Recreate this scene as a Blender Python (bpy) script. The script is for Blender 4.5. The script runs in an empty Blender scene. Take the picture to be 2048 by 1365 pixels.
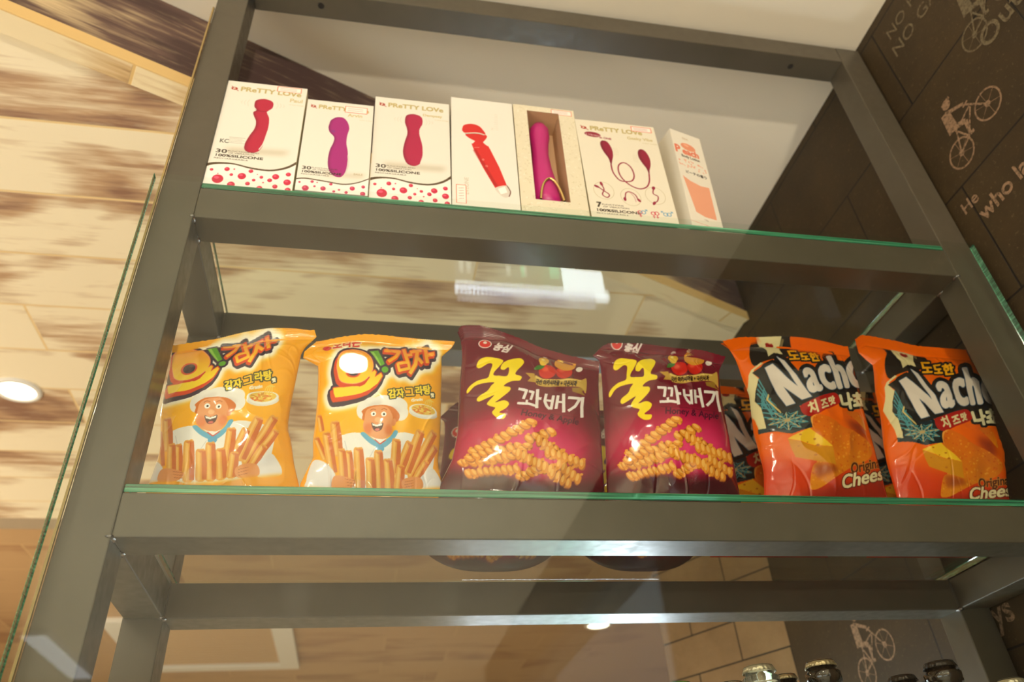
import bpy, bmesh, math, random
import numpy as np
from mathutils import Vector, Matrix, noise

# ---------------------------------------------------------------- units
# Layout numbers are in "shelf units" seen from the camera height:
# x to the right, y away, z up;  1 unit = 0.64 m and z = 0 is 1.5 m above the floor.
U = 0.64
def W(x, y, z): return Vector((x*U, y*U, 1.5 + z*U))
C = bpy.context.scene.collection
sc = bpy.context.scene

# ---------------------------------------------------------------- camera
cam_d = bpy.data.cameras.new('camera'); cam = bpy.data.objects.new('camera', cam_d); C.objects.link(cam)
cam_d.sensor_width = 36; cam_d.lens = 1520/2048*36
right = Vector((0.98216091, -0.17680853, -0.064021))
down = Vector((0.05310742, 0.58741347, -0.80754258))
fwd = Vector((0.18038721, 0.78973677, 0.58632439))
M = Matrix((( right.x, -down.x, -fwd.x, 0), (right.y, -down.y, -fwd.y, 0), (right.z, -down.z, -fwd.z, 0), (0, 0, 0, 1)))
M.translation = W(0, 0, 0)
cam.matrix_world = M
cam_d.clip_start = 0.02
cam_d.dof.use_dof = True; cam_d.dof.focus_distance = 0.72; cam_d.dof.aperture_fstop = 6.3
sc.camera = cam

# ---------------------------------------------------------------- view + world
sc.view_settings.view_transform = 'Standard'; sc.view_settings.look = 'None'
sc.view_settings.exposure = -0.84; sc.view_settings.gamma = 1; sc.view_settings.use_curve_mapping = False
sc.render.film_transparent = False
w = bpy.data.worlds.new('daylight'); sc.world = w; w.use_nodes = True
bg = w.node_tree.nodes['Background']; bg.inputs['Color'].default_value = (0.75, 0.87, 1.0, 1); bg.inputs['Strength'].default_value = 0.5
sc.cycles.max_bounces = 10; sc.cycles.diffuse_bounces = 5; sc.cycles.glossy_bounces = 5
sc.cycles.transmission_bounces = 8; sc.cycles.transparent_max_bounces = 24
sc.cycles.sample_clamp_indirect = 4.0
sc.cycles.use_denoising = True
sc.cycles.caustics_reflective = False; sc.cycles.caustics_refractive = False

def area_light(name, loc, size, power, col, rot=(0, 0, 0), shape='DISK', size_y=None, spread=math.pi):
    d = bpy.data.lights.new(name, 'AREA'); d.shape = shape; d.size = size
    if size_y: d.size_y = size_y
    d.energy = power; d.color = col; d.spread = spread
    o = bpy.data.objects.new(name, d); C.objects.link(o); o.location = loc; o.rotation_euler = rot
    return o
WARM = (1.0, 0.89, 0.71)
# daylight entering through the glazed opening in the right-hand wall, behind the camera
area_light('window_daylight', W(1.50, -2.8, -0.3), 3.2*U, 26, (0.72, 0.86, 1.0), (0, math.radians(90), 0), 'RECTANGLE', 2.4*U)

# added soft fill light from behind the viewer, not a known window
area_light('added_front_fill', W(-2.2, -5.80, -0.8), 3.2*U, 40, (0.94, 0.96, 1.0), (math.radians(104), 0, 0), 'RECTANGLE', 2.8*U)
area_light('added_side_fill', W(-3.60, -2.0, -0.45), 3.2*U, 52, (0.86, 0.93, 1.0), (math.radians(97), 0, math.radians(-90)), 'RECTANGLE', 2.3*U)  # added fill from the left so brightness falls off to the right

# ---------------------------------------------------------------- helpers
def srgb(r, g, b):
    f = lambda c: (c/255/12.92) if c/255 <= 0.04045 else ((c/255+0.055)/1.055)**2.4
    return (f(r), f(g), f(b), 1)

def mat(name, col=(0.5, 0.5, 0.5, 1), rough=0.5, metal=0.0, spec=0.5, coat=0.0, emit=None, estr=1.0, bump=None):
    m = bpy.data.materials.new(name); m.use_nodes = True
    b = m.node_tree.nodes['Principled BSDF']
    b.inputs['Base Color'].default_value = col; b.inputs['Roughness'].default_value = rough
    b.inputs['Metallic'].default_value = metal; b.inputs['Specular IOR Level'].default_value = spec
    b.inputs['Coat Weight'].default_value = coat; b.inputs['Coat Roughness'].default_value = 0.05
    if emit: b.inputs['Emission Color'].default_value = emit; b.inputs['Emission Strength'].default_value = estr
    if bump:
        nt = m.node_tree; tc = nt.nodes.new('ShaderNodeTexCoord'); n = nt.nodes.new('ShaderNodeTexNoise')
        n.inputs['Scale'].default_value = bump[0]; n.inputs['Detail'].default_value = 6
        bm_ = nt.nodes.new('ShaderNodeBump'); bm_.inputs['Strength'].default_value = bump[1]; bm_.inputs['Distance'].default_value = 0.001
        nt.links.new(tc.outputs['Object'], n.inputs['Vector']); nt.links.new(n.outputs['Fac'], bm_.inputs['Height'])
        nt.links.new(bm_.outputs['Normal'], b.inputs['Normal'])
    return m

class NT:
    """small helper to write node graphs compactly"""
    def __init__(s, m): s.m = m; s.nt = m.node_tree; s.b = s.nt.nodes['Principled BSDF']
    def n(s, t, **k):
        o = s.nt.nodes.new('ShaderNode'+t)
        for a, v in k.items(): setattr(o, a, v)
        return o
    def l(s, a, b): s.nt.links.new(a, b)
    def ramp(s, fac, pts):
        r = s.n('ValToRGB'); e = r.color_ramp.elements
        while len(e) < len(pts): e.new(0.5)
        for i, (p, c) in enumerate(pts): e[i].position = p; e[i].color = c
        s.l(fac, r.inputs['Fac']); return r.outputs['Color']
    def mix(s, fac, a, b, mode='MIX'):
        x = s.n('Mix', data_type='RGBA', blend_type=mode)
        if isinstance(fac, (int, float)): x.inputs[0].default_value = fac
        else: s.l(fac, x.inputs[0])
        for i, v in ((6, a), (7, b)):
            if isinstance(v, tuple): x.inputs[i].default_value = v
            else: s.l(v, x.inputs[i])
        return x.outputs[2]
    def mapping(s, vec, scale=(1, 1, 1), rot=(0, 0, 0), loc=(0, 0, 0)):
        m = s.n('Mapping'); m.inputs['Scale'].default_value = scale; m.inputs['Rotation'].default_value = rot
        m.inputs['Location'].default_value = loc; s.l(vec, m.inputs['Vector']); return m.outputs['Vector']
    def noise(s, vec, scale, detail=4, rough=0.5, dist=0.0):
        n = s.n('TexNoise'); n.inputs['Scale'].default_value = scale; n.inputs['Detail'].default_value = detail
        n.inputs['Roughness'].default_value = rough; n.inputs['Distortion'].default_value = dist; s.l(vec, n.inputs['Vector'])
        return n.outputs['Fac']
    def math(s, op, a, b=None):
        n = s.n('Math', operation=op)
        for i, v in ((0, a), (1, b)):
            if v is None: continue
            if isinstance(v, (int, float)): n.inputs[i].default_value = v
            else: s.l(v, n.inputs[i])
        return n.outputs[0]

def link(name, me, m=None, parent=None, smooth=False):
    if m is not None:
        for x in (m if isinstance(m, (list, tuple)) else [m]): me.materials.append(x)
    o = bpy.data.objects.new(name, me); C.objects.link(o)
    if parent: o.parent = parent; o.matrix_parent_inverse = Matrix.Identity(4)
    if smooth:
        for p in me.polygons: p.use_smooth = True
    return o

def bm_obj(name, bm, m=None, parent=None, smooth=False):
    me = bpy.data.meshes.new(name); bm.normal_update(); bm.to_mesh(me); bm.free()
    return link(name, me, m, parent, smooth)

def add_box(bm, lo, hi, bev=0.0, mi=0):
    """box between two corners given in metres (world)"""
    r = bmesh.ops.create_cube(bm, size=1)
    vs = r['verts']; c = (Vector(lo)+Vector(hi))/2; s = Vector(hi)-Vector(lo)
    for v in vs: v.co = Vector((v.co.x*s.x, v.co.y*s.y, v.co.z*s.z)) + c
    fs = set(f for v in vs for f in v.link_faces)
    for f in fs: f.material_index = mi
    if bev:
        es = list(set(e for f in fs for e in f.edges))
        bmesh.ops.bevel(bm, geom=es, offset=bev, segments=2, affect='EDGES', profile=0.5)

def box(name, lo, hi, m, parent=None, bev=0.0, origin=None):
    """lo, hi in shelf units"""
    bm = bmesh.new(); add_box(bm, W(*lo), W(*hi), bev)
    if origin is not None: bmesh.ops.translate(bm, verts=bm.verts, vec=-origin)
    o = bm_obj(name, bm, m, parent)
    if origin is not None and parent is None: o.location = origin
    return o

def struct(o): o['kind'] = 'structure'; return o
def tag(o, label, cat, group=None):
    o['label'] = label; o['category'] = cat
    if group: o['group'] = group
    return o
def empty(name, loc, label, cat, group=None, rz=0.0):
    o = bpy.data.objects.new(name, None); C.objects.link(o); o.location = loc; o.rotation_euler = (0, 0, rz)
    o.empty_display_size = 0.05
    return tag(o, label, cat, group)
def copy_tree(o, parent=None):
    c = o.copy(); C.objects.link(c)
    if parent: c.parent = parent
    for ch in list(o.children): copy_tree(ch, c)
    return c
def prism(bm, pts, z0, z1, mi=0):
    a = [bm.verts.new((x, y, z0)) for x, y in pts]; b = [bm.verts.new((x, y, z1)) for x, y in pts]
    n = len(pts)
    bm.faces.new(a[::-1]).material_index = mi; bm.faces.new(b).material_index = mi
    for i in range(n): bm.faces.new((a[i], a[(i+1) % n], b[(i+1) % n], b[i])).material_index = mi
def prismW(name, pts, z0, z1, m, parent=None):
    bm = bmesh.new(); prism(bm, [W(x, y, 0).xy for x, y in pts], W(0, 0, z0).z, W(0, 0, z1).z)
    bmesh.ops.recalc_face_normals(bm, faces=bm.faces)
    return bm_obj(name, bm, m, parent)
def lathe(bm, prof, seg=32, mi=0, cx=0, cy=0):
    """prof: list of (r, z); closed at both ends when r = 0"""
    rings = []
    for r, z in prof:
        if r < 1e-6: rings.append([bm.verts.new((cx, cy, z))])
        else: rings.append([bm.verts.new((cx+r*math.cos(2*math.pi*i/seg), cy+r*math.sin(2*math.pi*i/seg), z)) for i in range(seg)])
    for a, b in zip(rings, rings[1:]):
        for i in range(seg):
            j = (i+1) % seg
            if len(a) == 1 and len(b) == 1: continue
            if len(a) == 1: f = bm.faces.new((a[0], b[j], b[i]))
            elif len(b) == 1: f = bm.faces.new((a[i], a[j], b[0]))
            else: f = bm.faces.new((a[i], a[j], b[j], b[i]))
            f.material_index = mi

# ---------------------------------------------------------------- materials of the room
def painted_metal():
    m = mat('taupe_painted_steel', srgb(106, 98, 80), 0.38, 0.0, 0.5); g = NT(m)
    tc = g.n('TexCoord').outputs['Object']
    f = g.noise(tc, 14, 5, 0.6); f2 = g.noise(tc, 90, 3, 0.5)
    c = g.ramp(f, [(0.3, srgb(75, 69, 57)), (0.7, srgb(83, 76, 64))])
    g.l(c, g.b.inputs['Base Color'])
    r = g.ramp(f2, [(0.3, (0.30,)*3+(1,)), (0.7, (0.42,)*3+(1,))]); g.l(r, g.b.inputs['Roughness'])
    bp = g.n('Bump'); bp.inputs['Strength'].default_value = 0.05; bp.inputs['Distance'].default_value = 0.0004
    g.l(g.noise(tc, 260, 2), bp.inputs['Height']); g.l(bp.outputs['Normal'], g.b.inputs['Normal'])
    return m
METAL = painted_metal()

def glass_mats():
    m = bpy.data.materials.new('clear_float_glass'); m.use_nodes = True; nt = m.node_tree; nt.nodes.clear()
    out = nt.nodes.new('ShaderNodeOutputMaterial'); mix = nt.nodes.new('ShaderNodeMixShader')
    tr = nt.nodes.new('ShaderNodeBsdfTransparent'); gl = nt.nodes.new('ShaderNodeBsdfGlossy')
    tr.inputs['Color'].default_value = (0.965, 0.985, 0.97, 1); gl.inputs['Roughness'].default_value = 0.015
    lw = nt.nodes.new('ShaderNodeLayerWeight'); lw.inputs['Blend'].default_value = 0.5
    pw = nt.nodes.new('ShaderNodeMath'); pw.operation = 'POWER'; pw.inputs[1].default_value = 5
    ma = nt.nodes.new('ShaderNodeMath'); ma.operation = 'MULTIPLY_ADD'; ma.inputs[1].default_value = 0.95; ma.inputs[2].default_value = 0.022
    L = nt.links.new
    L(lw.outputs['Facing'], pw.inputs[0]); L(pw.outputs[0], ma.inputs[0]); L(ma.outputs[0], mix.inputs[0])
    L(tr.outputs[0], mix.inputs[1]); L(gl.outputs[0], mix.inputs[2]); L(mix.outputs[0], out.inputs['Surface'])
    e = mat('green_glass_edge', srgb(70, 165, 125), 0.12, 0, 0.8); b = e.node_tree.nodes['Principled BSDF']
    b.inputs['Transmission Weight'].default_value = 0.25
    g = NT(e); tc = g.mapping(g.n('TexCoord').outputs['Object'], (6, 60, 500))
    g.l(g.ramp(g.noise(tc, 1.0, 3), [(0.35, srgb(18, 82, 56)), (0.6, srgb(62, 150, 112)), (0.75, srgb(120, 205, 170))]), b.inputs['Base Color'])
    return m, e
GLASS, GEDGE = glass_mats()

def sheet_glass(name, lo, hi, parent=None, axis=2):
    """glass sheet: large faces clear, narrow faces green"""
    bm = bmesh.new(); add_box(bm, W(*lo), W(*hi), 0)
    bm.normal_update()
    for f in bm.faces: f.material_index = 0 if abs(f.normal[axis]) > 0.7 or (axis == 1 and f.normal.z > .7) else 1
    es = [e for e in bm.edges if len({f.material_index for f in e.link_faces}) == 2 or all(f.material_index == 1 for f in e.link_faces)]
    bmesh.ops.bevel(bm, geom=es, offset=0.0008, segments=1, affect='EDGES', material=1)
    return bm_obj(name, bm, [GLASS, GEDGE], parent)

def wood_mat(name, dark, mid, light, gold, seam=0.24*U, length=1.35*U, y0=1.55, angle=0.0, bias=0.0, swap=False, scale=1.0):
    m = mat(name, mid, 0.42, 0, 0.4); g = NT(m)
    tc = g.n('TexCoord').outputs['Object']
    if swap:                                   # boards on a vertical face: use object x and z
        s = g.n('SeparateXYZ'); g.l(tc, s.inputs[0]); cb = g.n('CombineXYZ')
        g.l(s.outputs[0], cb.inputs[0]); g.l(s.outputs[2], cb.inputs[1]); tc = cb.outputs[0]
    br = g.n('TexBrick'); br.offset = 0.42; br.inputs['Scale'].default_value = 1
    br.inputs['Brick Width'].default_value = length; br.inputs['Row Height'].default_value = seam
    br.inputs['Mortar Size'].default_value = 0.0028; br.inputs['Mortar Smooth'].default_value = 0.4
    br.inputs['Color1'].default_value = (0, 0, 0, 1); br.inputs['Color2'].default_value = (1, 1, 1, 1)
    br.inputs['Mortar'].default_value = (0.5, 0.5, 0.5, 1)
    v = g.mapping(tc, (1, 1, 1), (0, 0, angle), (0.31, -y0*U, 0)); g.l(v, br.inputs['Vector'])
    # each board shifts the grain pattern a little
    off = g.n('VectorMath', operation='MULTIPLY_ADD'); g.l(br.outputs['Color'], off.inputs[0])
    off.inputs[1].default_value = (3.7, 1.3, 0); g.l(v, off.inputs[2])
    vv = off.outputs[0]
    big = g.noise(g.mapping(vv, (2.3*scale, 4.6*scale, 1)), 1.0, 3, 0.55, 0.5)
    fine = g.noise(g.mapping(vv, (7*scale, 80*scale, 1)), 1.0, 4, 0.6, 0.3)
    scr = g.noise(g.mapping(vv, (14*scale, 130*scale, 1)), 1.0, 3, 0.6)
    a = g.math('ADD', g.math('MULTIPLY', big, 0.82), g.math('MULTIPLY', fine, 0.24))
    a = g.math('ADD', a, bias)
    c = g.ramp(a, [(0.37, dark), (0.44, mid), (0.52, light), (0.74, light)])
    c = g.mix(g.math('MULTIPLY', g.ramp(scr, [(0.55, (0, 0, 0, 1)), (0.7, (1, 1, 1, 1))]), 0.25), c, light)
    c = g.mix(g.math('MULTIPLY', br.outputs['Fac'], 0.85), c, gold)
    g.l(c, g.b.inputs['Base Color'])
    bp = g.n('Bump'); bp.inputs['Strength'].default_value = 0.35; bp.inputs['Distance'].default_value = 0.002; bp.invert = True
    g.l(br.outputs['Fac'], bp.inputs['Height']); g.l(bp.outputs['Normal'], g.b.inputs['Normal'])
    return m
WOOD = wood_mat('whitewashed_board_ceiling', srgb(140, 104, 84), srgb(190, 156, 122), srgb(244, 230, 200), srgb(232, 200, 140), bias=-.022)
WOOD_DARK = wood_mat('purple_brown_board_fascia', srgb(74, 54, 52), srgb(104, 80, 72), srgb(205, 180, 140), srgb(190, 150, 95), seam=0.30*U, y0=0.0, bias=-0.15, swap=True)
WOOD_TRIM = wood_mat('pale_corner_batten', srgb(150, 112, 74), srgb(205, 172, 124), srgb(240, 222, 184), srgb(220, 180, 110), seam=3, y0=0, length=0.6, bias=0.02)
WOOD_FAR = wood_mat('brown_panel_ceiling', srgb(150, 112, 82), srgb(170, 130, 94), srgb(192, 156, 114), srgb(212, 178, 128), seam=0.36*U, length=1.2*U, y0=3.7, bias=0.02, scale=0.6)

def stone_mat(name, base, dark, speck, rough=0.6, tile=(0.604*U, 0.2915*U)):
    m = mat(name, base, rough, 0, 0.4); g = NT(m)
    tc = g.n('TexCoord').outputs['Object']
    s = g.n('SeparateXYZ'); g.l(tc, s.inputs[0]); cb = g.n('CombineXYZ')
    g.l(s.outputs[0], cb.inputs[0]); g.l(s.outputs[2], cb.inputs[1]); v = cb.outputs[0]
    br = g.n('TexBrick'); br.offset = 0.5; br.inputs['Scale'].default_value = 1
    br.inputs['Brick Width'].default_value = tile[0]; br.inputs['Row Height'].default_value = tile[1]
    br.inputs['Mortar Size'].default_value = 0.0016; br.inputs['Mortar Smooth'].default_value = 0.2
    g.l(v, br.inputs['Vector'])
    n1 = g.noise(tc, 9, 5, 0.6); n2 = g.noise(tc, 170, 4, 0.75); n3 = g.noise(tc, 60, 4, 0.7)
    c = g.ramp(n1, [(0.3, dark), (0.7, base)])
    c = g.mix(g.ramp(n2, [(0.59, (0, 0, 0, 1)), (0.70, (.8, .8, .8, 1))]), c, speck)
    c = g.mix(g.math('MULTIPLY', g.ramp(n3, [(0.45, (0, 0, 0, 1)), (0.65, (1, 1, 1, 1))]), 0.3), c, dark)
    c = g.mix(br.outputs['Fac'], c, srgb(20, 14, 8)); g.l(c, g.b.inputs['Base Color'])
    h = g.math('SUBTRACT', g.math('MULTIPLY', n2, 0.25), g.math('MULTIPLY', br.outputs['Fac'], 1.0))
    bp = g.n('Bump'); bp.inputs['Strength'].default_value = 0.6; bp.inputs['Distance'].default_value = 0.002
    g.l(h, bp.inputs['Height']); g.l(bp.outputs['Normal'], g.b.inputs['Normal'])
    return m
STONE = stone_mat('dark_brown_stone_tile', srgb(66, 51, 28), srgb(50, 38, 21), srgb(108, 94, 68))
BRICK = stone_mat('warm_brown_stone_tile', srgb(158, 130, 94), srgb(132, 106, 74), srgb(168, 142, 104), tile=(0.36*U, 0.12*U))
PLASTER = mat('cream_plaster', srgb(236, 226, 206), 0.6, 0, 0.3, bump=(60, 0.1))
FLOORM = mat('pale_floor_tile', srgb(232, 226, 212), 0.4)
WALLM = mat('warm_wall_paint', srgb(222, 208, 182), 0.7)
WHITE = mat('white_enamel', srgb(235, 232, 225), 0.35)
BLACKM = mat('black_plastic', srgb(18, 18, 18), 0.4)

# ---------------------------------------------------------------- the room
ZC, ZB, XW = 1.81, 1.545, 1.262       # white ceiling, lowered board ceiling, stone wall
FA, FB = (1.262, 1.872), (-0.445, 1.163)
k = (FA[1]-FB[1])/(FA[0]-FB[0])
def fy(x): return FA[1] + k*(x-FA[0])
struct(box('floor', (-6, -6, -2.44), (8, 10, -2.344), FLOORM))
struct(prismW('ceiling', [(-6, -6), (XW+0.1, -6), (XW+0.1, fy(XW+.1)+.05), (-6, fy(-6)+.05)], ZC, ZC+0.12, PLASTER))
# lowered ceiling of whitewashed boards behind the fascia
struct(prismW('ceiling_lowered', [(XW+.1, fy(XW+.1)+.012), (XW+.1, 2.159), (6, 2.159), (6, 3.68), (-6, 3.68), (-6, fy(-6)+.012)], ZB, ZB+0.10, WOOD))
struct(prismW('ceiling_far', [(-6, 3.68), (8, 3.68), (8, 10), (-6, 10)], ZB+0.03, ZB+0.12, WOOD_FAR))
struct(box('trim_3', (-6, 3.66, ZB-0.004), (6, 3.78, ZB+0.03), mat('grey_taupe_ceiling_band', srgb(168, 150, 126), 0.6)))
# fascia: built flat along its own length so that the boards follow it
def fascia_piece(name, x0, x1, z0, z1, th, off, m):
    L = (x1-x0)*math.hypot(1, k)*U
    bm = bmesh.new(); add_box(bm, (0, 0, 0), (L, th*U, (z1-z0)*U), 0)
    o = bm_obj(name, bm, m); o.location = W(x0, fy(x0)+off, z0); o.rotation_euler = (0, 0, math.atan(k)); return struct(o)
fascia_piece('trim_1', -3.2, XW, ZB+0.002, ZC-0.001, 0.03, 0.004, WOOD_DARK)
fascia_piece('trim_2', -3.2, XW, ZB-0.012, ZB+0.022, 0.060, -0.006, WOOD_TRIM)
# right wall: stone tiles, with a glazed opening behind the camera
def wall_right():
    bm = bmesh.new(); T = 0.12
    def seg(y0, y1, z0, z1): add_box(bm, (y0*U, 0, z0*U), (y1*U, T*U, z1*U), 0)
    seg(-1.1, 2.159, -2.344, ZC); seg(-5.7, -1.1, 1.35, ZC); seg(-6, -5.7, -2.344, ZC); seg(-5.7, -1.1, -2.344, -1.9)
    # local x = world y, local z = height; shift so tile seams fall on the wall's own joints
    sx, sz = 0.951*U, 1.198*U
    bmesh.ops.translate(bm, verts=bm.verts, vec=(-sx + 0.604*U*20, 0, -sz + 0.2915*U*20))
    o = bm_obj('wall_right', bm, STONE)
    o.matrix_world = Matrix.Translation(Vector((XW*U, sx - 0.604*U*20, 1.5 + sz - 0.2915*U*20))) @ Matrix(((0, 1, 0, 0), (1, 0, 0, 0), (0, 0, 1, 0), (0, 0, 0, 1)))
    me = o.data; me.flip_normals()
    return struct(o)
wr = wall_right()
win = struct(box('window_1', (XW+.05, -5.7, -1.9), (XW+.06, -1.1, 1.35), GLASS))
fr = bmesh.new()
for y0, y1, z0, z1 in ((-5.7, -5.64, -1.9, 1.35), (-1.16, -1.1, -1.9, 1.35), (-5.7, -1.1, 1.29, 1.35), (-5.7, -1.1, -1.9, -1.84)):
    add_box(fr, W(XW+.02, y0, z0), W(XW+.09, y1, z1))
bm_obj('window_frame', fr, mat('dark_window_frame', srgb(60, 55, 50), 0.4), None)['kind'] = 'structure'
# short angled piece of warm stone beyond the end of the right wall
def angled():
    a, b = Vector((1.262, 2.159)), Vector((1.045, 2.60)); d = (b-a)
    L = d.length*U; bm = bmesh.new(); add_box(bm, (0, 0, 0), (L, 0.08*U, (ZB+2.344)*U), 0)
    o = bm_obj('wall_angled', bm, BRICK); o.location = W(a.x, a.y, -2.344); o.rotation_euler = (0, 0, math.atan2(d.y, d.x)-0.0)
    bmesh_fix = Matrix.Translation((0, 0, 0)); return struct(o)
wa = angled()
for v in wa.data.vertices: v.co.y -= 0.08*U
struct(box('wall_back', (-6, 9.9, -2.344), (8, 10, ZB+.12), WALLM))
struct(box('wall_left', (-3.8, -6, -2.344), (-3.7, 10, ZC), WALLM))
struct(box('added_pane_left', (-3.70, -3.6, -1.6), (-3.66, -0.4, 0.7), GLASS))  # unseen pane added to go with the left fill light
struct(box('added_pane_front', (-3.6, -5.90, -2.1), (-0.7, -5.87, 0.6), GLASS))  # unseen pane added to go with the front fill light
struct(box('wall_front', (-6, -6, -2.344), (XW, -5.9, ZC), WALLM))
struct(box('wall_far_right', (7.9, 2.2, -2.344), (8, 10, ZB+.12), WALLM))
# ---------------------------------------------------------------- lettering and pictures printed on the stone
def ink(name, col):
    m = mat(name, col, .7); g = NT(m); tc = g.n('TexCoord').outputs['Object']
    c = g.mix(g.ramp(g.noise(tc, 190, 3, .7), [(.46, (0, 0, 0, 1)), (.66, (1, 1, 1, 1))]), col, srgb(70, 55, 34)); g.l(c, g.b.inputs['Base Color']); return m
INK = ink('faded_pink_print', srgb(150, 120, 94)); INK2 = ink('faded_grey_print', srgb(110, 98, 74))
def wall_frame(o, y, z, yn, zn):
    """local X runs towards the viewer along the wall, local Y up, lying on the wall face"""
    ax = Vector((0, yn[0], yn[1])).normalized(); up = Vector((0, zn[0], zn[1])).normalized(); nz = ax.cross(up)
    o.matrix_world = wr.matrix_world.inverted() @ Matrix(((ax.x, up.x, nz.x, 0), (ax.y, up.y, nz.y, 0), (ax.z, up.z, nz.z, 0), (0, 0, 0, 1)))
def text_mesh(body, size, offset=0.0, extrude=0.0, shear=0.0, space=1.0, align='LEFT'):
    cu = bpy.data.curves.new('lettering', 'FONT'); cu.body = body; cu.size = size; cu.offset = offset
    cu.extrude = extrude; cu.shear = shear; cu.space_character = space; cu.align_x = align; cu.resolution_u = 4
    ob = bpy.data.objects.new('lettering', cu); C.objects.link(ob)
    dg = bpy.context.evaluated_depsgraph_get(); me = bpy.data.meshes.new_from_object(ob.evaluated_get(dg))
    bpy.data.objects.remove(ob); bpy.data.curves.remove(cu); return me
def on_wall(name, me, m, y, z, ang, flat=0.0):
    o = link(name, me, m, wr)
    # text on the right wall reads towards the camera side (decreasing y), z up
    c, s = math.cos(ang), math.sin(ang)
    ax = Vector((0, -c, s)); up = Vector((0, s, c)); nz = Vector((-1, 0, 0))
    T = Matrix(((ax.x, up.x, nz.x, 0), (ax.y, up.y, nz.y, 0), (ax.z, up.z, nz.z, 0), (0, 0, 0, 1)))
    T.translation = W(XW-0.001, y, z)
    o.matrix_parent_inverse = wr.matrix_world.inverted(); o.matrix_basis = T
    return o
on_wall('printed_lettering', text_mesh('NO PAIN', 0.030, 0.0001), INK2, 0.915, 1.700, 0.02)
on_wall('printed_lettering', text_mesh('NO GAIN', 0.034, 0.0001), INK2, 0.925, 1.640, 0.0)
on_wall('printed_lettering', text_mesh('He', 0.026, 0.0004), INK, 0.978, 1.135, 0.04)
on_wall('printed_lettering', text_mesh('who laughs last', 0.034, 0.0008), INK, 0.945, 1.085, 0.06)
on_wall('printed_lettering', text_mesh('Outs', 0.045, 0.0006), INK2, 0.742, 1.395, 0.05)
on_wall('printed_lettering', text_mesh('ays', 0.045, 0.0008), INK, 1.40, 0.365, 0.05)
def bike_mesh(rider=True, k_=0.62):
    bm = bmesh.new()
    def ring(cx, cy, r, t, n=40):
        t = min(t, r*.97)
        vi = [bm.verts.new((cx+(r-t)*math.cos(2*math.pi*i/n), cy+(r-t)*math.sin(2*math.pi*i/n), 0)) for i in range(n)]
        vo = [bm.verts.new((cx+r*math.cos(2*math.pi*i/n), cy+r*math.sin(2*math.pi*i/n), 0)) for i in range(n)]
        for i in range(n): bm.faces.new((vi[i], vo[i], vo[(i+1) % n], vi[(i+1) % n]))
    def bar(p, q, w0, w1=None):
        w1 = w1 or w0; p = Vector(p); q = Vector(q); d = (q-p).normalized(); nrm = Vector((-d.y, d.x))
        v = [bm.verts.new((*(p+nrm*w0), 0)), bm.verts.new((*(p-nrm*w0), 0)), bm.verts.new((*(q-nrm*w1), 0)), bm.verts.new((*(q+nrm*w1), 0))]; bm.faces.new(v)
    A, B = (0, 0), (0.115, 0.0); zc = [0.0]
    for c in (A, B):
        ring(c[0], c[1], 0.038, 0.0045); ring(c[0], c[1], 0.008, 0.008, 12)
        for i in range(6): a = i*math.pi/3+.3; bar(c, (c[0]+.034*math.cos(a), c[1]+.034*math.sin(a)), .0006)
    bar(A, (.04, .004), .0022); bar((.04, .004), (.032, .052), .0022); bar((.032, .05), (.092, .05), .0022); bar((.04, .004), (.092, .046), .0022)
    bar(B, (.09, .065), .0024); bar(A, (.034, .05), .0022); bar((.082, .066), (.10, .064), .0022)
    if rider:
        bar((.03, .056), (.05, .112), .016, .013); bar((.05, .11), (.09, .07), .005, .004); bar((.034, .062), (.062, .038), .008, .006)
        bar((.062, .038), (.045, .004), .006, .004); bar((.045, .004), (.056, .0), .004); ring(.068, .122, .013, .013, 20); bar((.058, .131), (.086, .127), .004)
    for i, f in enumerate(bm.faces):
        if f.normal.z < 0: f.normal_flip()
    bmesh.ops.scale(bm, verts=bm.verts, vec=(k_, k_, k_))
    isl = {}
    bm.verts.index_update()
    for f in bm.faces:
        for v in f.verts: v.co.z = -1e-6*(f.index % 97)
    me = bpy.data.meshes.new('bicycle_print'); bm.to_mesh(me); bm.free(); return me
bk = bike_mesh()
on_wall('printed_bicycle', bk, INK, 0.909, 1.261, 0.30)
on_wall('printed_bicycle', bike_mesh(), INK2, 0.742, 1.455, 0.2)
on_wall('printed_bicycle', bike_mesh(), INK, 1.834, 0.387, 0.38)

# ---------------------------------------------------------------- downlights and the ceiling cassette
LAMP = mat('glowing_lamp_glass', (1, 1, 1, 1), 0.5, emit=(1.0, 0.88, 0.66, 1), estr=9)
def downlight(x, y, z, label, power, r=0.085, spread=2.6, group=None, col=WARM):
    o = empty('downlight', W(x, y, z), label, 'downlight', group)
    bm = bmesh.new(); lathe(bm, [(r*.78, 0.002), (r*.80, -0.006), (r, -0.004), (r*1.02, 0.0)], 40); bm_obj('trim_ring', bm, WHITE, o, True)
    bm = bmesh.new(); lathe(bm, [(0, -0.002), (r*.78, -0.002)], 40); bm_obj('lamp_glass', bm, LAMP, o)
    l = area_light('lamp_light', (0, 0, -0.012), r*1.5, power, col, spread=spread); l.parent = o
    return o
downlight(-1.221, 2.527, ZB, 'recessed round downlight glowing in the whitewashed board ceiling left of the shelving', 16, 0.050)
downlight(1.77, 5.62, ZB+.03, 'small recessed downlight in the brown ceiling far behind the bottle shelf', 14, 0.065)
downlight(-0.071, -0.665, ZC, 'recessed downlight in the cream ceiling behind the viewer, left of the glass front', 11, 0.046)
downlight(-1.9, -0.9, ZC, 'recessed downlight in the cream ceiling behind the viewer, farthest left', 14, 0.055)
downlight(-2.4, 4.6, ZB+.03, 'recessed downlight in the brown ceiling beyond the left edge of view', 14, 0.055)
downlight(-0.4, 4.9, ZB+.03, 'recessed downlight in the brown ceiling near the air cassette', 14, 0.055)

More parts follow.
